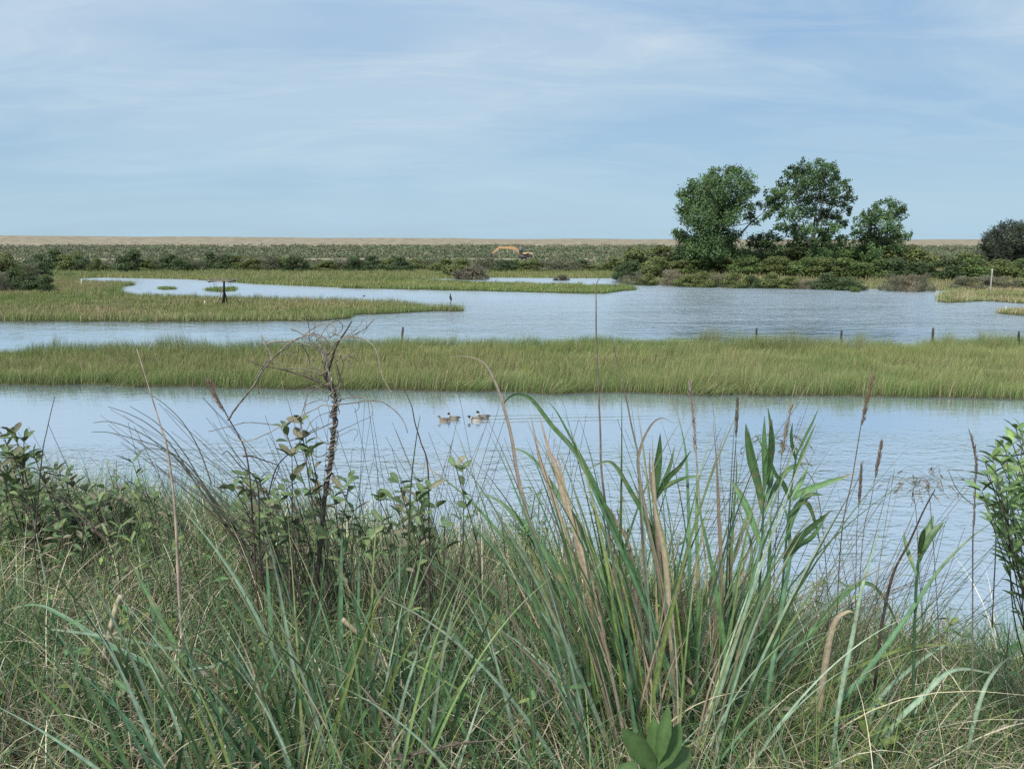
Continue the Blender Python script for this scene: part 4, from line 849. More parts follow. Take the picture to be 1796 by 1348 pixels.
# --- the big reed clump
rc = ground_pt(1215, 2.2); root = thing('reed_clump', rc, 'big clump of long blue-green reed leaves with brown dead leaves among them', 'reeds')
gm = MB(); dm = MB()
GREENS = [G1*.6, G1, G2*.7, G2, G1*.45, (G1+G3)/2, G4*.7, G4, G3]  # pale and dark tones paint sheen and shaded gaps into the blade colours
BL = [([(1240, 1400), (1190, 1200), (1115, 1020), (1063, 895), (1015, 800), (968, 745), (940, 708), (922, 694), (902, 692), (886, 704), (880, 722)], 15, G1),
 ([(1215, 1400), (1120, 1160), (1060, 1020), (1015, 920), (990, 882), (967, 847), (942, 811), (922, 794), (902, 786), (881, 783)], 13, G1),
 ([(1190, 1400), (1090, 1195), (1010, 1065), (965, 983), (932, 937), (902, 902), (877, 880), (851, 867), (821, 862)], 17, G1),
 ([(1170, 1400), (1060, 1190), (980, 1065), (914, 970), (877, 935), (831, 884), (801, 857), (750, 821), (700, 801)], 11, G1*.8),
 ([(1255, 1400), (1212, 1165), (1175, 1040), (1149, 950), (1129, 900), (1104, 857), (1083, 821), (1066, 809), (1040, 818), (1010, 840)], 15, G1),
 ([(1228, 1400), (1216, 1200), (1210, 1050), (1208, 912), (1204, 811), (1197, 761), (1181, 700)], 10, G2),
 ([(1235, 1400), (1222, 1200), (1225, 1050), (1222, 920), (1223, 830), (1221, 780)], 12, G1),
 ([(1270, 1400), (1170, 1160), (1110, 1010), (1060, 900), (1020, 815), (985, 760), (962, 737)], 10, G2),
 ([(1260, 1400), (1160, 1130), (1095, 960), (1045, 850), (1000, 765), (975, 720), (958, 702)], 9, G1*.9),
 ([(1150, 1400), (1034, 1187), (934, 1097), (834, 1010), (800, 985)], 17, G1), ([(1135, 1400), (1018, 1240), (930, 1130), (887, 1060), (850, 1010)], 13, G2),
 ([(1160, 1400), (1061, 1207), (985, 1110), (905, 1010), (850, 945), (815, 905)], 14, G2), ([(1180, 1400), (1120, 1230), (1040, 1090), (975, 985), (930, 925)], 15, G2*1.1),
 ([(1290, 1400), (1276, 1180), (1255, 1030), (1235, 930), (1215, 850)], 13, G1), ([(1300, 1400), (1290, 1180), (1282, 1030), (1287, 900), (1292, 830), (1289, 770)], 9, G1),
 ([(1296, 1400), (1330, 1250), (1363, 1187), (1430, 1100), (1480, 1043), (1510, 1023), (1535, 1030), (1560, 1065), (1578, 1110), (1583, 1150)], 16, G1),
 ([(1310, 1400), (1330, 1200), (1345, 1060), (1350, 960), (1353, 880)], 16, G1), ([(1325, 1400), (1350, 1200), (1372, 1060), (1385, 980), (1383, 920), (1372, 885), (1350, 880)], 12, G2),
 ([(1260, 1400), (1250, 1230), (1262, 1060), (1300, 940), (1312, 900), (1325, 885)], 16, G1), ([(1275, 1400), (1300, 1200), (1310, 1060), (1318, 960), (1300, 905), (1284, 845)], 11, G1),
 ([(1376, 1400), (1463, 1247), (1513, 1187), (1580, 1097), (1647, 1000), (1700, 945), (1747, 911)], 15, G2), ([(1450, 1400), (1473, 1227), (1497, 1107), (1512, 1030), (1533, 960), (1545, 925)], 11, G4),
 ([(1490, 1400), (1563, 1277), (1614, 1224), (1657, 1182), (1690, 1172), (1730, 1178), (1800, 1190)], 13, G4), ([(1530, 1400), (1583, 1290), (1620, 1225), (1640, 1190), (1660, 1165)], 9, G4),
 ([(1330, 1400), (1400, 1260), (1470, 1190), (1560, 1145), (1640, 1130), (1720, 1140), (1796, 1165)], 10, G3*.8), ([(1200, 1400), (1150, 1180), (1105, 1040), (1075, 985), (1050, 990), (1020, 1060), (1003, 1095)], 9, G4)]
for p_, w_, c_ in BL: rleaf(gm, p_, w_*.74, 2.15+rng.uniform(-.15, .25), 2.45+rng.uniform(-.25, .35), c_, tip=(c_*.6+D2*.4) if rng.random() < .4 else None)
fan(gm, 125, (1070, 1375), (1.9, 2.7), (.7, 1.4), (.006, .0135), -.10, GREENS, (.03, .5), .30)
fan(gm, 22, (1060, 1240), (1.9, 2.4), (.7, 1.25), (.007, .0145), -.58, GREENS, (.1, .7), .28)
fan(gm, 16, (1260, 1420), (1.9, 2.4), (.6, 1.1), (.006, .013), .42, GREENS, (.2, 1.2), .3)
DL = [([(1060, 1330), (975, 1060), (930, 922), (907, 831), (897, 768), (882, 710), (866, 665), (848, 636), (820, 625), (785, 626)], 10, TL*1.3), ([(1085, 1330), (1005, 990), (965, 860), (952, 822), (945, 799), (938, 763), (928, 716)], 14, RU*.9),
 ([(1110, 1350), (1045, 1060), (1010, 930), (992, 882), (973, 813), (964, 794), (954, 758), (943, 716)], 17, RU), ([(1100, 1350), (1030, 1030), (1000, 900), (985, 830), (976, 790)], 12, D2),
 ([(1190, 1350), (1170, 1010), (1151, 900), (1146, 830), (1144, 760)], 14, D2), ([(1180, 1350), (1158, 1020), (1150, 900), (1140, 830), (1140, 780)], 12, RU*1.1), ([(1200, 1350), (1176, 1060), (1164, 960), (1155, 905)], 12, D2*1.1),
 ([(1275, 1350), (1265, 1000), (1260, 887), (1257, 811), (1250, 733)], 9, RU*.9), ([(1130, 1350), (1110, 1000), (1078, 910), (1060, 880)], 12, RU*.9), ([(1170, 1350), (1155, 1130), (1150, 1000)], 13, D2),
 ([(1210, 1350), (1200, 1120), (1192, 1000)], 11, RU), ([(1260, 1350), (1254, 1160), (1257, 1010)], 13, RU*.8), ([(1425, 1350), (1445, 1180), (1462, 1095), (1485, 1072), (1502, 1075)], 16, D2*.9), ([(1418, 1350), (1440, 1190), (1458, 1110)], 9, D1*.8),
 ([(1210, 1350), (1160, 1040), (1122, 842), (1122, 790), (1140, 748), (1160, 733), (1182, 742)], 8, TL*1.3)]
for p_, w_, c_ in DL: rleaf(dm, p_, w_*.74, 2.2+rng.uniform(-.1, .2), 2.35+rng.uniform(-.2, .3), c_, fold=.5)
fan(dm, 60, (1060, 1360), (1.95, 2.7), (.5, 1.15), (.005, .011), -.1, [RU, D2*.85, D2, TL*1.2], (.0, .5), .3)
gm.build('green_leaves', M_REED, root, loc=rc); dm.build('dead_leaves', M_DRY, root, loc=rc)
def clump(px0, px1, yr, n, label, traced, hr, lean, spread, cols_, wr=(.007, .0145), dry=0, curl=(.05, .7), yb=2.2):
    b = ground_pt((px0+px1)/2, sum(yr)/2); r = thing('reed_clump', b, label, 'reeds'); m_ = MB()
    for p_, w_, c_ in traced: rleaf(m_, p_, w_*.95, yb+rng.uniform(-.1, .15), yb+rng.uniform(0, .35), c_)
    fan(m_, n, (px0, px1), yr, hr, wr, lean, cols_, curl, spread); m_.build('green_leaves', M_REED, r, loc=b)
    if dry: d_ = MB(); fan(d_, dry, (px0, px1), yr, (hr[0]*.6, hr[1]*.8), (wr[0]*.7, wr[1]*.7), lean, [D1*.8, D2, TL], (.2, 1.4), spread); d_.build('dead_leaves', M_DRY, r, loc=b)
clump(420, 710, (1.7, 2.3), 84, 'upright narrow-leaved reed clump below the dead vine tangle', [([(474, 1400), (478, 1167), (471, 1033), (466, 960)], 12, G2), ([(595, 1400), (597, 1150), (598, 1000), (600, 930)], 12, G2*1.1),
  ([(548, 1400), (542, 1200), (541, 1100), (548, 1000), (556, 940)], 9, G2), ([(498, 1400), (535, 1143), (545, 1100)], 11, G1), ([(630, 1400), (683, 1200), (710, 1100), (734, 1000), (742, 950)], 10, G1), ([(620, 1400), (627, 1100), (630, 960)], 9, G2),
  ([(734, 1330), (800, 1227), (847, 1164), (901, 1124)], 9, G4), ([(690, 1400), (760, 1290), (840, 1265), (870, 1258)], 7, G4), ([(505, 1400), (425, 1300), (470, 1230), (505, 1211)], 7, G4), ([(640, 1400), (690, 1180), (760, 1130), (790, 1120)], 8, G4*.9)],
  (.5, 1.05), .03, .24, GREENS, (.007, .0165), dry=8)
clump(120, 450, (1.6, 2.25), 64, 'loose reed clump whose leaves slant across the bank beside the broken stalk', [([(295, 1400), (200, 1250), (110, 1170), (93, 1155), (50, 1165), (-20, 1185)], 15, G1), ([(355, 1400), (321, 1267), (284, 1187), (267, 1067), (255, 1000)], 12, G2),
  ([(424, 1400), (367, 1240), (300, 1117), (254, 1033), (225, 975)], 13, G1), ([(90, 1103), (200, 1117), (301, 1137), (374, 1150)], 6, G4*.8), ([(340, 1330), (290, 1190), (190, 1130), (110, 1080), (60, 1060), (0, 1072)], 11, G2*.9),
  ([(150, 1400), (165, 1200), (168, 1130)], 10, G4), ([(310, 1400), (420, 1235), (505, 1210)], 7, G4), ([(260, 1400), (300, 1200), (380, 1165), (440, 1135)], 7, G4*.8)], (.4, .95), -.12, .36, GREENS, (.007, .0165), dry=12)
clump(-60, 150, (1.6, 2.4), 36, 'short reed clump with many grey dead leaves in the bottom corner', [], (.3, .7), .05, .4, [G2*.9, G1], dry=40)
clump(700, 1010, (1.7, 2.5), 60, 'low reed leaves lying over between the two tall reed clumps', [([(1000, 1400), (900, 1250), (800, 1120), (745, 1075), (700, 1065)], 9, G2), ([(960, 1400), (880, 1290), (760, 1190), (690, 1170), (640, 1175)], 8, G1)], (.4, .85), -.5, .35, GREENS, (.006, .012), dry=12)
clump(1480, 1800, (1.7, 2.6), 26, 'thin scattered reed leaves rising at the lower corner under the leafy shrub', [([(1500, 1340), (1540, 1230), (1600, 1170), (1660, 1130), (1720, 1110)], 8, G4*.8), ([(1690, 1345), (1720, 1225), (1750, 1170), (1800, 1130)], 8, G4*.8), ([(1800, 1260), (1740, 1285), (1700, 1320), (1690, 1360)], 10, D3)], (.25, .6), .1, .6, [G1, G2, G4*.8], dry=24)
# ------------------------------------------------------------------ dead sapling wrapped in dry vine
def wtube(mb, pts, w0, w1, col, y0, y1=None, n=6, jit=.0, sides=6):
    y1 = y0 if y1 is None else y1; p = line(pts, y0, y1, n)
    if jit: p = p+rng.normal(0, jit, p.shape)
    r = np.linspace(w0, w1, len(p))*.5*((y0+y1)/2)/1300; tube(mb, p, r, np.asarray(col)*rng.uniform(.75, 1.25, (len(p), 1)), sides); return p
VY = 2.75
VINE = np.array([.235, .205, .165]); DARKW = np.array([.07, .056, .047])
gb = ground_pt(545, VY); sap = thing('dead_sapling', gb, 'dead sapling tangled in looping dry vines above the bank', 'dead tree')
tk = MB(); low = (898+gb[0]/VY*1500, 1500)
tp = wtube(tk, [(540, 1330), (547, 1150), (552, 1050), (562, 960), (569, 878), (577, 830), (583, 780), (587, 737), (588, 701), (584, 682), (572, 656)], 9, 6, TW*1.15, VY, n=8, jit=.0006, sides=8)
tk.build('trunk', M_WOOD, sap, loc=gb)
for pts, w0, w1, c, dy in [([(572, 656), (579, 641), (590, 606), (605, 583), (617, 563.5)], 6, 2.6, DARKW, .0), ([(585, 684), (564, 673), (537, 661), (496, 648), (458, 641), (434, 631)], 5, 2.2, TW, .06), ([(574, 660), (552, 652), (527, 646), (500, 646), (485, 636), (470, 633)], 3.5, 1.6, TL, .05),
                           ([(566, 676), (540, 656), (520, 652)], 3, 1.6, TL*.8, .08), ([(588, 701), (597, 676), (593, 650), (588, 632)], 3.5, 1.8, TL, -.05), ([(582, 830), (596, 848), (620, 866), (645, 886)], 2.6, 1.2, DARKW, -.05)]:
    m_ = MB(); wtube(m_, pts, w0*.8, w1*.8, c, VY, VY+dy); m_.build('branch', M_WOOD, sap, loc=gb)
def helix(px0, py0, px1, py1, turns, amp, w, col, ph=0.0):
    m_ = MB(); t = np.linspace(0, 1, int(turns*12)); tpx = np.interp(py0+(py1-py0)*t, [656, 684, 701, 737, 780, 830, 878, 960], [572, 584, 588, 587, 583, 577, 569, 562])
    c = np.array([P(a, b, VY) for a, b in zip(tpx, py0+(py1-py0)*t)]); a = ph+turns*2*PI*t; s = amp*VY/1300*(1+.35*np.sin(a*.7+ph))
    c = c+np.stack([np.cos(a)*s, np.sin(a)*s, np.zeros(len(t))], 1); tube(m_, c, w*.5*VY/1300, np.asarray(col)*rng.uniform(.8, 1.25, (len(t), 1)), 5); m_.build('vine', M_WOOD, sap, loc=gb)
for k in range(5): helix(0, 905-k*12, 0, 612+k*11, 5.5+k*1.3, 4.6+k*.8, 2.4-.2*k, [VINE, VINE*1.25, TW*1.4, VINE*.9, VINE*1.1][k], k*1.3)
VN = [([(468, 603), (481, 599), (514, 599), (545, 606), (566, 618)], 2.6), ([(400, 737), (414, 716), (426, 701), (446, 674), (461, 648), (481, 626), (506, 603), (532, 589), (552, 588), (567, 600), (572, 623), (574, 645)], 3.4), ([(426, 702), (452, 666), (463, 640), (492, 618), (520, 596), (548, 586), (570, 594), (580, 612)], 2.6),
      ([(455, 690), (449, 662), (470, 628), (468, 610)], 2.0), ([(575, 622), (590, 600), (612, 590), (635, 593), (655, 606), (663, 626), (668, 648), (676, 672), (688, 690)], 2.4), ([(532, 589), (555, 573), (575, 567), (590, 578), (582, 590), (562, 592), (546, 604)], 1.9), ([(560, 592), (575, 570), (590, 562), (601, 572), (594, 584), (578, 583)], 1.8),
      ([(583, 586), (610, 590), (632, 580), (645, 571), (655, 561)], 1.9), ([(605, 590), (622, 580), (634, 566), (637, 560)], 1.6), ([(457, 589), (465, 604), (474, 618), (478, 634)], 2.6), ([(536, 553), (541, 568), (545, 590)], 1.6), ([(511, 576), (530, 586), (552, 604), (564, 628)], 1.7),
      ([(583, 716), (595, 711), (627, 704), (665, 705), (691, 719), (708, 739), (716, 758)], 2.2), ([(588, 706), (605, 698), (622, 695), (645, 699), (653, 712), (654, 727)], 2.2), ([(584, 712), (565, 710), (552, 717), (501, 742), (464, 762), (436, 772), (410, 770), (396, 762)], 2.1), ([(583, 740), (560, 752), (511, 772), (491, 749), (471, 742), (433, 741), (405, 748), (367, 757)], 1.9),
      ([(580, 780), (560, 770), (540, 735), (532, 716), (545, 705), (566, 700)], 1.7), ([(583, 790), (556, 800), (538, 780), (540, 750), (556, 730), (580, 722)], 1.7), ([(528, 604), (540, 622), (544, 640), (536, 655)], 1.5), ([(540, 600), (553, 612), (550, 634), (538, 648)], 1.4), ([(524, 606), (522, 622), (516, 642)], 1.6),
      ([(590, 640), (598, 664), (606, 682), (622, 700)], 1.6), ([(596, 620), (602, 640), (596, 664), (588, 690)], 2.0), ([(566, 612), (574, 640), (580, 670), (586, 700)], 2.8), ([(560, 604), (566, 630), (560, 650)], 2.4), ([(628, 705), (630, 715), (622, 724)], 1.2), ([(578, 845), (560, 860), (542, 880), (520, 892)], 1.8), ([(586, 760), (610, 748), (640, 735), (656, 728)], 1.2),
      ([(584, 770), (604, 760), (622, 752), (628, 760), (620, 772)], 1.2), ([(560, 680), (542, 690), (535, 720), (527, 760)], 1.6), ([(536, 664), (538, 690), (528, 730), (524, 770)], 1.5)]
for pts, w in VN:
    m_ = MB(); y1 = VY+rng.uniform(-.16, .16); wtube(m_, [(a+rng.normal(0, .6), b+rng.normal(0, .6)) for a, b in pts], w*1.12, w*.7, VINE*rng.uniform(.65, 1.25), VY+rng.uniform(-.04, .04), y1, 7, .0007, 5); m_.build('vine', M_WOOD, sap, loc=gb)
for k in range(44):
    a0 = (rng.normal(566, 36), rng.normal(622, 30)); an = rng.uniform(0, 6.3); l_ = rng.uniform(12, 42); cv = rng.normal(0, .5); y1 = VY+rng.uniform(-.15, .15)
    if a0[0] > 640 or a0[1] < 560: continue
    m_ = MB(); wtube(m_, [a0, (a0[0]+math.cos(an)*l_*.5, a0[1]+math.sin(an)*l_*.5), (a0[0]+math.cos(an+cv)*l_, a0[1]+math.sin(an+cv)*l_)], 1.5, .7, VINE*rng.uniform(.6, 1.3), y1, y1+rng.uniform(-.05, .05), 5, .0008, 4); m_.build('twig', M_WOOD, sap, loc=gb)
# ------------------------------------------------------------------ leafy shrubs of the bank
LG = np.array([.098, .148, .066]); LG2 = np.array([.135, .185, .075]); LR = np.array([.23, .22, .14])
def leafy(name, label, base_px, y, tips, L, Wd, cols_, per=(7, 12), cat='shrub', gather=.25, span=.32, stemc=TW, fan_=.35, lean_up=.55, w0=5.0, dy=.25, loc=None, group=None):
    b = ground_pt(base_px, y) if loc is None else np.asarray(loc); r = thing(name, b, label, cat, group); lm = MB(); sm = MB()
    for t in tips:
        tp = P(t[0], t[1], y+rng.uniform(-dy, dy)); s = b+rng.normal(0, .05, 3)*np.array([1, 1, 0]); s[:2] = s[:2]*gather+tp[:2]*(1-gather); s[2] = float(bank_z(s[0], s[1]))-.03
        mid = s*.45+tp*.55+np.array([rng.normal(0, .05), rng.normal(0, .05), -.02+rng.normal(0, .03)])
        pl = catmull([s, s*.75+mid*.25, mid, tp], 8); tube(sm, pl, np.linspace(w0, 1.6, len(pl))*.5*y/1300, stemc*rng.uniform(.8, 1.3), 5)
        n = rng.integers(*per); ln = np.linalg.norm(np.diff(pl, axis=0), axis=1).sum(); tt = np.clip(1-np.abs(rng.beta(1, 1.7, n))*min(.9, span/max(ln, .1)), 0, 1); tt[:3] = 1
        pos = np.array([np.interp(tt, np.linspace(0, 1, len(pl)), pl[:, q]) for q in range(3)]).T; ax = nrm((pl[-1]-pl[-4])[None])[0]
        az = rng.uniform(0, 6.3)+np.arange(n)*2.4; d = np.column_stack([np.cos(az), np.sin(az), np.zeros(n)]); d = nrm(d*(.55+.5*rng.random((n, 1)))+ax*lean_up*rng.uniform(.5, 1.6, (n, 1)))
        c = np.array(cols_)[rng.integers(0, len(cols_), n)]*rng.uniform(.75, 1.25, (n, 1))
        leaves(lm, pos, d, np.array([0, -.1, 1.0])+rng.normal(0, .35, (n, 3)), L*rng.uniform(.6, 1.15, n), Wd*rng.uniform(.7, 1.15, n), c, fold=rng.uniform(.12, .3), droop=.12)
    lm.build('leaves', M_LEAF, r, loc=b); sm.build('stems', M_WOOD, r, loc=b); return r
leafy('bayberry_bush', 'leafy shrub wrapped round the foot of the dead vine sapling', 545, 2.85, [(500, 752), (528, 742), (512, 800), (536, 795), (545, 790), (432, 835), (412, 858), (455, 842), (470, 868), (430, 880), (500, 860), (520, 872), (545, 868), (600, 860), (612, 842), (590, 880), (560, 900), (620, 896), (470, 905), (440, 920),
      (520, 925), (575, 940), (480, 945), (630, 930), (600, 960), (400, 905), (540, 975), (505, 985), (425, 850), (445, 862), (490, 880), (560, 860), (585, 870), (610, 905), (455, 935), (640, 960), (520, 900), (500, 920)], .068, .030, [LG, LG, LG2, LR*.6], (6, 11), gather=.7, span=.22)
leafy('bayberry_bush', 'open leafy bush just beneath the four ducks', 725, 2.7, [(800, 818), (812, 822), (735, 845), (752, 858), (700, 848), (690, 878), (664, 872), (742, 880), (720, 905), (765, 890), (700, 925), (670, 915), (745, 930), (780, 925), (650, 945), (715, 965), (760, 965), (730, 870), (720, 885), (705, 900), (745, 905), (690, 935), (660, 960)], .064, .027, [LG, LG2, LG, LR*.7], (6, 11), gather=.6, span=.24)
leafy('groundsel_bush', 'dense leafy bush at the end of the bank away from the trees', 90, 3.5, [(8, 768), (26, 760), (42, 772), (12, 800), (34, 806), (60, 800), (-10, 790), (70, 826), (98, 826), (116, 836), (52, 838), (20, 838), (128, 852), (150, 862), (90, 858), (182, 856), (-20, 850), (40, 870), (110, 880), (172, 880), (5, 890), (140, 900), (70, 905), (-30, 900), (20, 930), (100, 930), (165, 925), (0, 820), (45, 820), (80, 850), (35, 860), (60, 890), (120, 870), (150, 885), (10, 870), (85, 920), (-10, 860), (130, 915), (48, 915), (25, 800), (16, 785)], .074, .029, [LG, LG*.9, LG2, LR*.6], (14, 22), dy=.3, gather=.2, span=.4)
leafy('groundsel_bush', 'low brownish-leaved bush with bare twigs beside the dense leafy bush', 230, 3.7, [(212, 862), (236, 868), (255, 860), (270, 872), (290, 886), (300, 905), (200, 885), (225, 895), (262, 905), (240, 925), (190, 915), (285, 930), (215, 945), (310, 940), (180, 950), (260, 955), (190, 872), (246, 880), (280, 905), (215, 905), (300, 925), (235, 900), (205, 865), (165, 890), (270, 935)], .064, .026, [LG, LG*.8, LG2, LR*.7], (12, 20), gather=.2, dy=.3)
leafy('groundsel_bush', 'bright leafy bush leaning in beside the water at the open end of the bank', 2380, 2.05, [(1782, 752), (1794, 772), (1775, 800), (1750, 786), (1740, 800), (1728, 812), (1764, 790), (1732, 836), (1722, 862), (1745, 850), (1728, 880), (1752, 882), (1738, 912), (1770, 905), (1760, 935), (1785, 940), (1776, 965), (1795, 985), (1800, 830), (1790, 860), (1815, 770), (1830, 800), (1840, 860), (1810, 900), (1825, 950), (1830, 1000), (1850, 740), (1870, 800), (1755, 812), (1748, 832), (1772, 830), (1765, 858), (1780, 880), (1750, 866), (1790, 920), (1770, 885), (1785, 815), (1795, 755), (1800, 900), (1776, 778)],
      .054, .018, [np.array([.15, .235, .085]), np.array([.19, .28, .10]), np.array([.12, .195, .08])], (11, 18), span=.30, lean_up=.6, dy=.30, gather=1.0)
leafy('goldenrod', 'feathery narrow-leaved plant standing below the broad brown reed leaf', 935, 2.75, [(938, 868), (945, 880), (905, 890), (925, 905), (880, 905), (955, 915), (915, 930), (895, 940), (950, 945)], .045, .0055, [G1*1.1, G3*.9, G1], (26, 40), cat='wildflower', span=.25, stemc=TW, w0=3)
leafy('goldenrod', 'budded upright weed in front of the low brownish bush', 232, 2.7, [(233, 812), (229, 858), (238, 850), (210, 925), (190, 940), (255, 935), (230, 950), (260, 990), (215, 1000)], .055, .014, [G3*.8, LG2, LG], (6, 10), cat='wildflower', span=.2, stemc=LG2)
leafy('goldenrod', 'narrow-leaved weed in the gap beside the brown reed leaves', 1100, 2.8, [(1085, 905), (1045, 905), (1100, 935), (1062, 940), (1030, 960), (1085, 965), (1110, 985)], .035, .010, [LG, LG2], (10, 16), cat='wildflower', span=.2)
# the broad soft leaves right at the lower edge
def milkweed(label, b, spec, nm='leafy_weed'):
    r = thing(nm, b, label, 'weed'); lm = MB(); sm = MB(); ys = b[1]
    for (x0, y0), (x1, y1), w, c in spec:
        a = P(x0, y0, ys); t = P(x1, y1, ys+rng.uniform(-.06, .06)); d = t-a; L_ = np.linalg.norm(d); leaves(lm, a[None], d[None], (nrm((CAM-a)[None])+rng.normal(0, .25, (1, 3))), L_, w*ys/1300, np.array([c]), fold=.16, droop=.1, rib=1.35)
    tube(sm, [b-np.array([0, 0, .05]), P(spec[0][0][0], spec[0][0][1], ys)], [.005, .004], G3, 6); lm.build('leaves', M_LEAF, r, loc=b); sm.build('stem', M_WOOD, r, loc=b)
BG = np.array([.082, .142, .050])
milkweed('broad-leaved weed with soft rounded leaves at the foot of the big reed clump', ground_pt(1160, 1.62), [((1152, 1352), (1096, 1284), 46, BG), ((1150, 1350), (1148, 1262), 38, BG*1.15), ((1156, 1352), (1194, 1270), 40, BG*.95), ((1150, 1362), (1215, 1310), 48, BG*.7), ((1148, 1365), (1078, 1345), 44, BG*.8), ((1154, 1340), (1172, 1245), 30, BG*1.25)])
milkweed('pair of pale broad leaves low among the thin reed leaves of the corner', ground_pt(1535, 2.1), [((1535, 1300), (1505, 1255), 22, G3*.8), ((1536, 1300), (1555, 1252), 20, G3*.75), ((1534, 1310), (1490, 1335), 26, G3*.7), ((1537, 1306), (1580, 1290), 18, G3*.7)])
# ------------------------------------------------------------------ single stalks > culm, seed head
def stalk(label, pts, w, y, head=None, col=TL, name='grass_stalk', cat='grass stalk', hw=9, hcol=None, group=None, root_it=True, w1=None):
    px, py = pts[0]; b = P(px, py, y); gz = float(bank_z(b[0], b[1]))
    pts = list(pts)
    gp = np.array([b[0], b[1], gz-.03]) if root_it else b
    r = thing(name, gp, label, cat, group); m_ = MB(); pl = line(pts, y, y+rng.uniform(-.08, .08), 7)
    if root_it and b[2] > gz: pl = np.vstack([catmull([gp, (gp+b)/2, b], 3)[:-1], pl])
    tube(m_, pl, np.linspace(w, (w*.45 if w1 is None else w1), len(pl))*.5*y/1300, np.asarray(col)*rng.uniform(.75, 1.25, (len(pl), 1)), 6); m_.build('culm', M_WOOD if w > 3 else M_DRY, r, loc=gp)
    if head:
        hp, kind = head; h = MB(); q = line(hp, y, y, 8); n = len(q); hc = np.asarray(col if hcol is None else hcol); sc = y/1300
        if kind in ('plume', 'spike'):
            K = 200 if kind == 'plume' else 170; u = rng.random(K); pos = np.array([np.interp(u, np.linspace(0, 1, n), q[:, k]) for k in range(3)]).T; ax = nrm((q[-1]-q[0])[None])[0]
            rad = hw*.5*sc*np.sin(np.clip(u*.92+.06, 0, 1)*PI)**.6; dd = rdir(K); pos = pos+dd*rad[:, None]*.45; d = nrm(dd*(.35 if kind == 'plume' else .2)+ax)
            quadleaves(h, pos, d, rdir(K), rng.uniform(6, 15, K)*sc, rng.uniform(.8, 1.7, K)*sc, hc*rng.uniform(.6, 1.35, (K, 1))); tube(h, q, np.sin(np.clip(np.linspace(.08, .98, n), 0, 1)*PI)**.7*hw*.14*sc+.0004, hc*.8, 6)
        else:
            for k in range(13):
                u = k/13; p0 = q[min(n-1, int(u*n))]; a = rng.uniform(0, 6.3); ln = (52+24*math.sin(u*PI))*sc*rng.uniform(.5, 1.2); o_ = np.array([math.cos(a), math.sin(a)*.6, .25]); tw = catmull([p0, p0+o_*ln*.6, p0+o_*ln+np.array([0, 0, -ln*.45])], 4)
                tube(h, tw, np.linspace(.8, .4, len(tw))*.5*sc, hc*.9, 4); m2 = 5; uu = rng.uniform(.45, 1, m2); pos = np.array([np.interp(uu, np.linspace(0, 1, len(tw)), tw[:, z]) for z in range(3)]).T
                quadleaves(h, pos, np.array([o_[0]*.5, o_[1]*.5, -.6])+rng.normal(0, .3, (m2, 3)), rdir(m2), rng.uniform(8, 15, m2)*sc, rng.uniform(1.5, 2.6, m2)*sc, hc*rng.uniform(.6, 1.3, (m2, 1)))
        h.build('seed_head', M_DRY, r, loc=gp)
    return r
PK = np.array([.34, .275, .235]); DKS = np.array([.19, .155, .13])
stalk('tallest straight reed stem, tip reaching up to the far marsh strip', [(1135, 1300), (1085, 1050), (1060, 870), (1054, 811), (1053, 761), (1050, 693), (1046, 600), (1045.5, 540), (1046, 500), (1052, 487)], 5, 2.45, col=TL, w1=1.3)
stalk('bare brown reed stem forking into thin leaves beside the tallest stem', [(1150, 1300), (1130, 1000), (1121, 849), (1119, 799), (1108, 748), (1098, 698), (1084, 640), (1072, 590)], 5, 2.4, col=TL, w1=1.4)
stalk('reed stem with a long fluffy pinkish head, among the big clump', [(1255, 1300), (1242, 1040), (1230, 912), (1223, 824), (1219, 780)], 4, 2.4, ([(1220, 795), (1217, 745), (1212, 700), (1211, 670)], 'plume'), col=D2, hcol=PK*1.1, hw=8)
stalk('stem topped by a short dense brown spike above the big clump', [(1282, 1300), (1279, 1000), (1286, 850), (1291, 770)], 3, 2.4, ([(1291, 768), (1292, 735), (1294, 702)], 'spike'), col=TW, hcol=TL, hw=8)
stalk('stem carrying a closed tan plume beside the broad green reed leaves', [(1345, 1300), (1358, 1000), (1366, 860), (1371, 795)], 2.6, 2.35, ([(1371, 800), (1378, 760), (1388, 713)], 'plume'), col=TL, hcol=D2*.9, hw=10)
stalk('tall thin stem with a brown tuft open on one side, topmost head of the bank', [(1462, 1250), (1474, 960), (1495, 837), (1510, 746), (1512, 735)], 3, 2.45, ([(1512, 745), (1518, 712), (1524, 690), (1531, 662)], 'plume'), col=TL*.8, hcol=np.array([.24, .18, .12]), hw=10)
stalk('dark pencil-thin seed spike standing free over the water', [(1498, 1250), (1502, 960), (1506, 890)], 2, 2.3, ([(1506, 890), (1509, 850), (1511, 818)], 'spike'), col=TL*.7, hcol=DKS, hw=7)
stalk('dark seed spike with a side twig next to the pencil-thin spike', [(1495, 1250), (1512, 960), (1526, 885), (1535, 838)], 2, 2.3, ([(1535, 838), (1540, 808), (1546, 778)], 'spike'), col=TL*.7, hcol=DKS*1.2, hw=9)
stalk('nodding grass stem with an open drooping panicle', [(1628, 1250), (1612, 1000), (1607, 900), (1602, 865)], 2, 2.3, ([(1602, 868), (1606, 850), (1600, 838)], 'panicle'), col=TL*.8, hcol=np.array([.20, .17, .13]))
stalk('second nodding panicle leaning over a dark woody twig', [(1655, 1250), (1640, 1000), (1632, 890), (1628, 855)], 2, 2.3, ([(1628, 862), (1632, 842), (1628, 826)], 'panicle'), col=TL*.8, hcol=np.array([.22, .185, .14]))
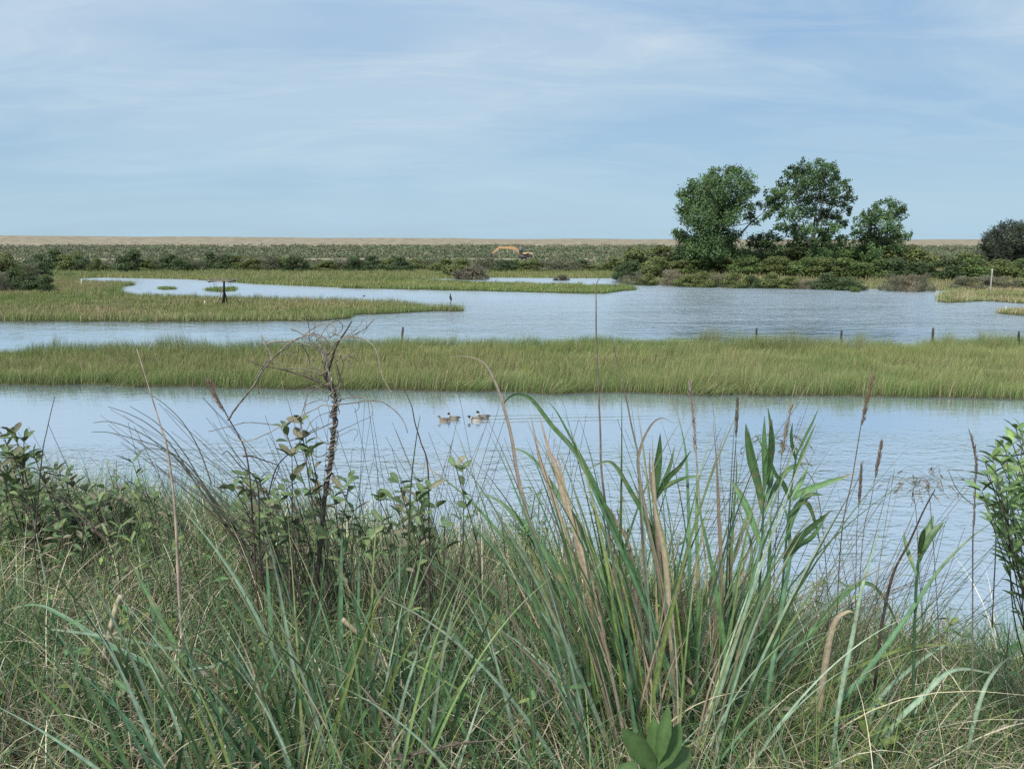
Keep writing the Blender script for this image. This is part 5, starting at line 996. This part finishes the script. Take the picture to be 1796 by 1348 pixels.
stalk('small panicle hanging beside the closed tan plume', [(1465, 1250), (1440, 900), (1405, 815), (1378, 780)], 2, 2.4, ([(1392, 800), (1378, 778), (1358, 764)], 'panicle'), col=DKS, hcol=np.array([.14, .13, .10]))
stalk('long rough dark stalk in front of the bright leafy bush', [(1706, 1340), (1706, 1000), (1707, 927), (1711, 850), (1711, 800), (1704, 770), (1699, 752)], 3.2, 2.2, ([(1708, 925), (1711, 850), (1712, 810), (1703, 768)], 'spike'), col=DKS, hcol=DKS*.9, hw=6)
stalk('slanting dark woody twig under the drooping panicles', [(1545, 1100), (1565, 1010), (1595, 950), (1620, 895), (1640, 858)], 6.5, 2.3, col=TW*.8, name='twig', cat='twig', w1=2)
stalk('bare curved twig beside the bright leafy bush', [(1740, 1100), (1745, 900), (1706, 884), (1680, 860), (1664, 826)], 2.4, 2.15, col=TL*.7, name='twig', cat='twig', root_it=False)
stalk('tall tan stem leaning past the fan of thin grass', [(318, 1100), (313, 1018), (308, 907), (300, 831), (291, 775), (283, 751), (262, 682), (240, 612)], 8, 2.5, col=np.array([.40, .31, .25]), w1=1.4)
stalk('thin branching weed stalk at the end of the bank', [(60, 960), (73, 806), (83, 751), (96, 695)], 2.6, 2.7, col=TW, w1=1.2)
stalk('dark stem with a feathery withered top, standing before the dead sapling', [(448, 1000), (440, 860), (433, 802), (423, 772), (400, 732), (383, 701), (360, 676)], 4.2, 2.7, ([(392, 722), (380, 698), (374, 680), (362, 672)], 'plume'), col=np.array([.10, .065, .055]), hcol=np.array([.28, .2, .15]), hw=9, w1=1.6)
stalk('thorny twig crossing low under the vine loops', [(455, 960), (451, 848), (421, 817), (400, 792), (390, 797)], 3, 2.65, col=DARKW, name='twig', cat='twig')
stalk('dark twig arching from the feathery stem to the leafy shrub', [(426, 800), (442, 800), (460, 806), (486, 815), (489, 820), (478, 850)], 3, 2.65, col=DARKW, name='twig', cat='twig', root_it=False)
stalk('straight twig rising diagonally behind the leafy shrub', [(470, 870), (486, 818), (516, 787), (540, 760), (560, 748)], 2.6, 2.9, col=DARKW, name='twig', cat='twig', root_it=False)
stalk('dark reddish weed stem between the dead sapling and the ducks', [(752, 1000), (751, 828), (738, 775), (728, 742), (721, 709), (706, 679)], 3.6, 2.6, col=np.array([.10, .06, .055]), w1=1.3)
stalk('thin dark blade-like stem beside the reddish weed stem', [(715, 1000), (720, 860), (730, 770), (737, 728)], 4.5, 2.6, col=LG*.7, w1=1)
stalk('thick broken straw stalk leaning on the bank grass', [(176, 1185), (190, 1120), (205, 1062), (212, 1045)], 12, 2.35, col=D1, name='broken_stalk', cat='grass stalk', w1=11)
stalk('pale dead stem lying slantwise through the upright reed clump', [(600, 1085), (660, 1140), (710, 1205), (770, 1265)], 9, 2.3, col=D2, name='broken_stalk', root_it=False, w1=7)
stalk('stub of grey fallen branch poking from the grass', [(346, 1168), (362, 1182), (384, 1197), (402, 1212)], 15, 2.25, col=np.array([.16, .14, .12]), name='fallen_branch', cat='branch', root_it=False, w1=15)
stalk('dark curved bramble stem in the bottom corner', [(-10, 1290), (15, 1305), (28, 1330), (34, 1370)], 6, 1.9, col=DARKW, name='twig', cat='twig', root_it=False, w1=6)
stalk('fuzzy dead grass head lying along the lower edge', [(900, 1296), (860, 1298), (834, 1300)], 3, 1.75, ([(850, 1299), (800, 1304), (740, 1318), (672, 1336)], 'plume'), col=D2*.6, hcol=np.array([.17, .145, .11]), hw=16, root_it=False)
stalk('green reed stem with paired broad leaf tips over the open water', [(1600, 1250), (1606, 1030), (1614, 960), (1620, 940)], 5, 2.3, col=G2, w1=3)
# leaves of that stem and of the broad-leaved reeds are plants of their own
def reedplant(label, stem, lv, y, w=6):
    b = ground_pt(stem[0][0], y); r = thing('reed', b, label, 'reed'); sm = MB(); lm = MB(); pl = line(stem, y, y); pl = np.vstack([[b[0], b[1], b[2]-.03], pl]); tube(sm, pl, np.linspace(w, w*.5, len(pl))*.5*y/1300, G2*.8, 6)
    for p_, wd in lv: rleaf(lm, p_, wd, y, y+rng.uniform(-.12, .12), G1*rng.uniform(.7, 1.2), roll=rng.uniform(-.4, .4), wprof=[.35, .8, 1, .95, .75, .45, .06])
    sm.build('stem', M_REED, r, loc=b); lm.build('leaves', M_REED, r, loc=b)
reedplant('young reed with tall sword-like leaves spreading above the clump', [(1318, 1330), (1328, 1100), (1336, 960), (1340, 860)], [([(1337, 900), (1330, 850), (1318, 810), (1311, 770), (1308, 742)], 15), ([(1340, 860), (1344, 820), (1352, 790), (1353, 760), (1347, 715)], 14), ([(1340, 850), (1341, 800), (1340, 770), (1341, 730)], 11),
          ([(1338, 880), (1328, 830), (1322, 800), (1312, 750)], 8), ([(1342, 900), (1362, 850), (1390, 818), (1420, 812)], 10), ([(1341, 880), (1352, 840), (1345, 800), (1324, 760)], 9), ([(1336, 960), (1312, 895), (1295, 862), (1283, 842)], 13), ([(1345, 850), (1352, 800), (1352, 760), (1354, 735)], 10)], 2.3, 7)
reedplant('leaning reed with several broad drooping green leaves', [(1360, 1330), (1368, 1100), (1378, 960), (1388, 860), (1398, 790)], [([(1378, 950), (1395, 895), (1420, 868), (1444, 868)], 12), ([(1374, 980), (1400, 945), (1430, 918), (1460, 893)], 13), ([(1390, 877), (1404, 864), (1422, 857), (1460, 843), (1498, 830)], 13), ([(1388, 870), (1405, 845), (1418, 815)], 10),
          ([(1386, 880), (1375, 850), (1360, 830), (1350, 800)], 9), ([(1394, 830), (1410, 790), (1432, 740)], 6), ([(1396, 810), (1388, 770), (1390, 740)], 6), ([(1372, 1000), (1395, 960), (1425, 940), (1452, 900)], 11), ([(1384, 900), (1410, 880), (1425, 900), (1440, 960)], 9), ([(1396, 800), (1410, 770), (1425, 740), (1436, 715)], 5)], 2.3, 6)
reedplant('short reed with two upright pointed leaves beside the slanting twig', [(1600, 1330), (1604, 1100), (1612, 980), (1617, 945)], [([(1612, 985), (1620, 945), (1630, 925), (1637, 903)], 16), ([(1613, 980), (1630, 945), (1645, 925), (1656, 915)], 13), ([(1612, 970), (1618, 940), (1622, 925)], 10), ([(1608, 1010), (1590, 960), (1585, 930)], 8)], 2.25, 6)
reedplant('reed with one dark broad leaf half hidden behind brown stems', [(1165, 1330), (1155, 1050), (1148, 920), (1146, 860)], [([(1146, 880), (1152, 830), (1156, 795), (1158, 760)], 15), ([(1148, 880), (1170, 840), (1190, 820), (1212, 790)], 10), ([(1148, 870), (1165, 855), (1195, 840), (1240, 832)], 9), ([(1150, 870), (1172, 825), (1184, 780)], 8)], 2.5, 6)
# ------------------------------------------------------------------ wisps: loose fans of hair-thin culms
def wisps(label, n, base, y, tips, col, w=(1.5, 2.6), bend=20, hang=0, traced=()):
    b = ground_pt((base[0]+base[1])/2, y); r = thing('grass_tuft', b, label, 'grass tuft'); m_ = MB()
    for k in range(n):
        bx = rng.uniform(base[0], base[1]); yy = y+rng.uniform(-.2, .2); g = ground_pt(bx, yy); tx, ty = rng.uniform(tips[0], tips[1]), rng.uniform(tips[2], tips[3]); t = P(tx, ty, yy+rng.uniform(-.1, .1))
        mid = g*.45+t*.55+np.array([np.sign(g[0]-t[0])*bend*yy/1300*rng.uniform(.3, 1.6), 0, .03]); pl = catmull([g, g*.7+mid*.3, mid, t+np.array([0, 0, -hang*rng.random()*yy/1300])], 5)
        tube(m_, pl, np.linspace(rng.uniform(*w), .7, len(pl))*.5*y/1300, np.array(col[rng.integers(0, len(col))])*rng.uniform(.7, 1.2), 4, cap=False)
    for tr_ in traced:
        g = ground_pt(tr_[-1][0]+60, y); q = np.vstack([line(tr_, y, y, 6)[::1], [g*.5+P(tr_[-1][0], tr_[-1][1], y)*.5+np.array([.02, 0, .04])], [g]])[::-1]; q = catmull(q, 3); tube(m_, q, np.linspace(2.6, 1.0, len(q))*.5*y/1300, SG*rng.uniform(.8, 1.3), 4, cap=False)
    m_.build('culms', M_DRY, r, loc=b)
SG = np.array([.12, .13, .10])
wisps('fan of hair-thin grass stems bending over beside the tall tan stem', 46, (340, 470), 2.9, (165, 430, 690, 850), [SG, TL, TW], bend=75, hang=45, traced=[[(161, 757), (190, 758), (230, 768), (283, 785), (330, 815), (372, 870)], [(164, 741), (190, 739), (222, 748), (262, 768), (310, 805), (360, 870)], [(190, 713), (225, 725), (262, 745), (300, 780), (345, 850)], [(250, 684), (285, 706), (320, 740), (350, 790), (375, 860)], [(235, 796), (262, 786), (300, 796), (345, 840), (380, 890)], [(228, 712), (275, 742), (320, 790), (362, 860)]])
wisps('loose thin stems rising round the dead sapling', 30, (480, 640), 2.9, (440, 690, 690, 860), [SG, TL*.9, LG], bend=10)
wisps('thin crossing grass stems under the ducks', 34, (650, 880), 2.8, (640, 900, 690, 880), [SG, TL, LG], bend=14)
wisps('fine stems between the ducks and the brown reed leaves', 16, (860, 1060), 2.7, (830, 1030, 700, 900), [SG, TL, TW], bend=12)
wisps('sparse fine stems over the dense leafy bush', 16, (20, 260), 3.0, (10, 290, 740, 860), [SG, TL, TW], bend=12)
wisps('sparse thin stems in the gap below the drooping panicles', 46, (1430, 1720), 2.5, (1410, 1720, 820, 1020), [SG, TL, LG, D2], bend=12)
wisps('thin stems standing at the open end of the bank before the water', 22, (1620, 1800), 2.6, (1600, 1800, 900, 1080), [SG, TL, LG], bend=10)
wisps('thicket of fine twiggy stems at the brow beyond the arching leaf', 60, (1330, 1700), 3.0, (1300, 1700, 960, 1090), [TW, TL, D2, LG], bend=14)
wisps('thin straw stems among the leaves of the big clump', 34, (1080, 1420), 2.5, (1010, 1440, 690, 950), [SG, D2, TL, LG], bend=10)
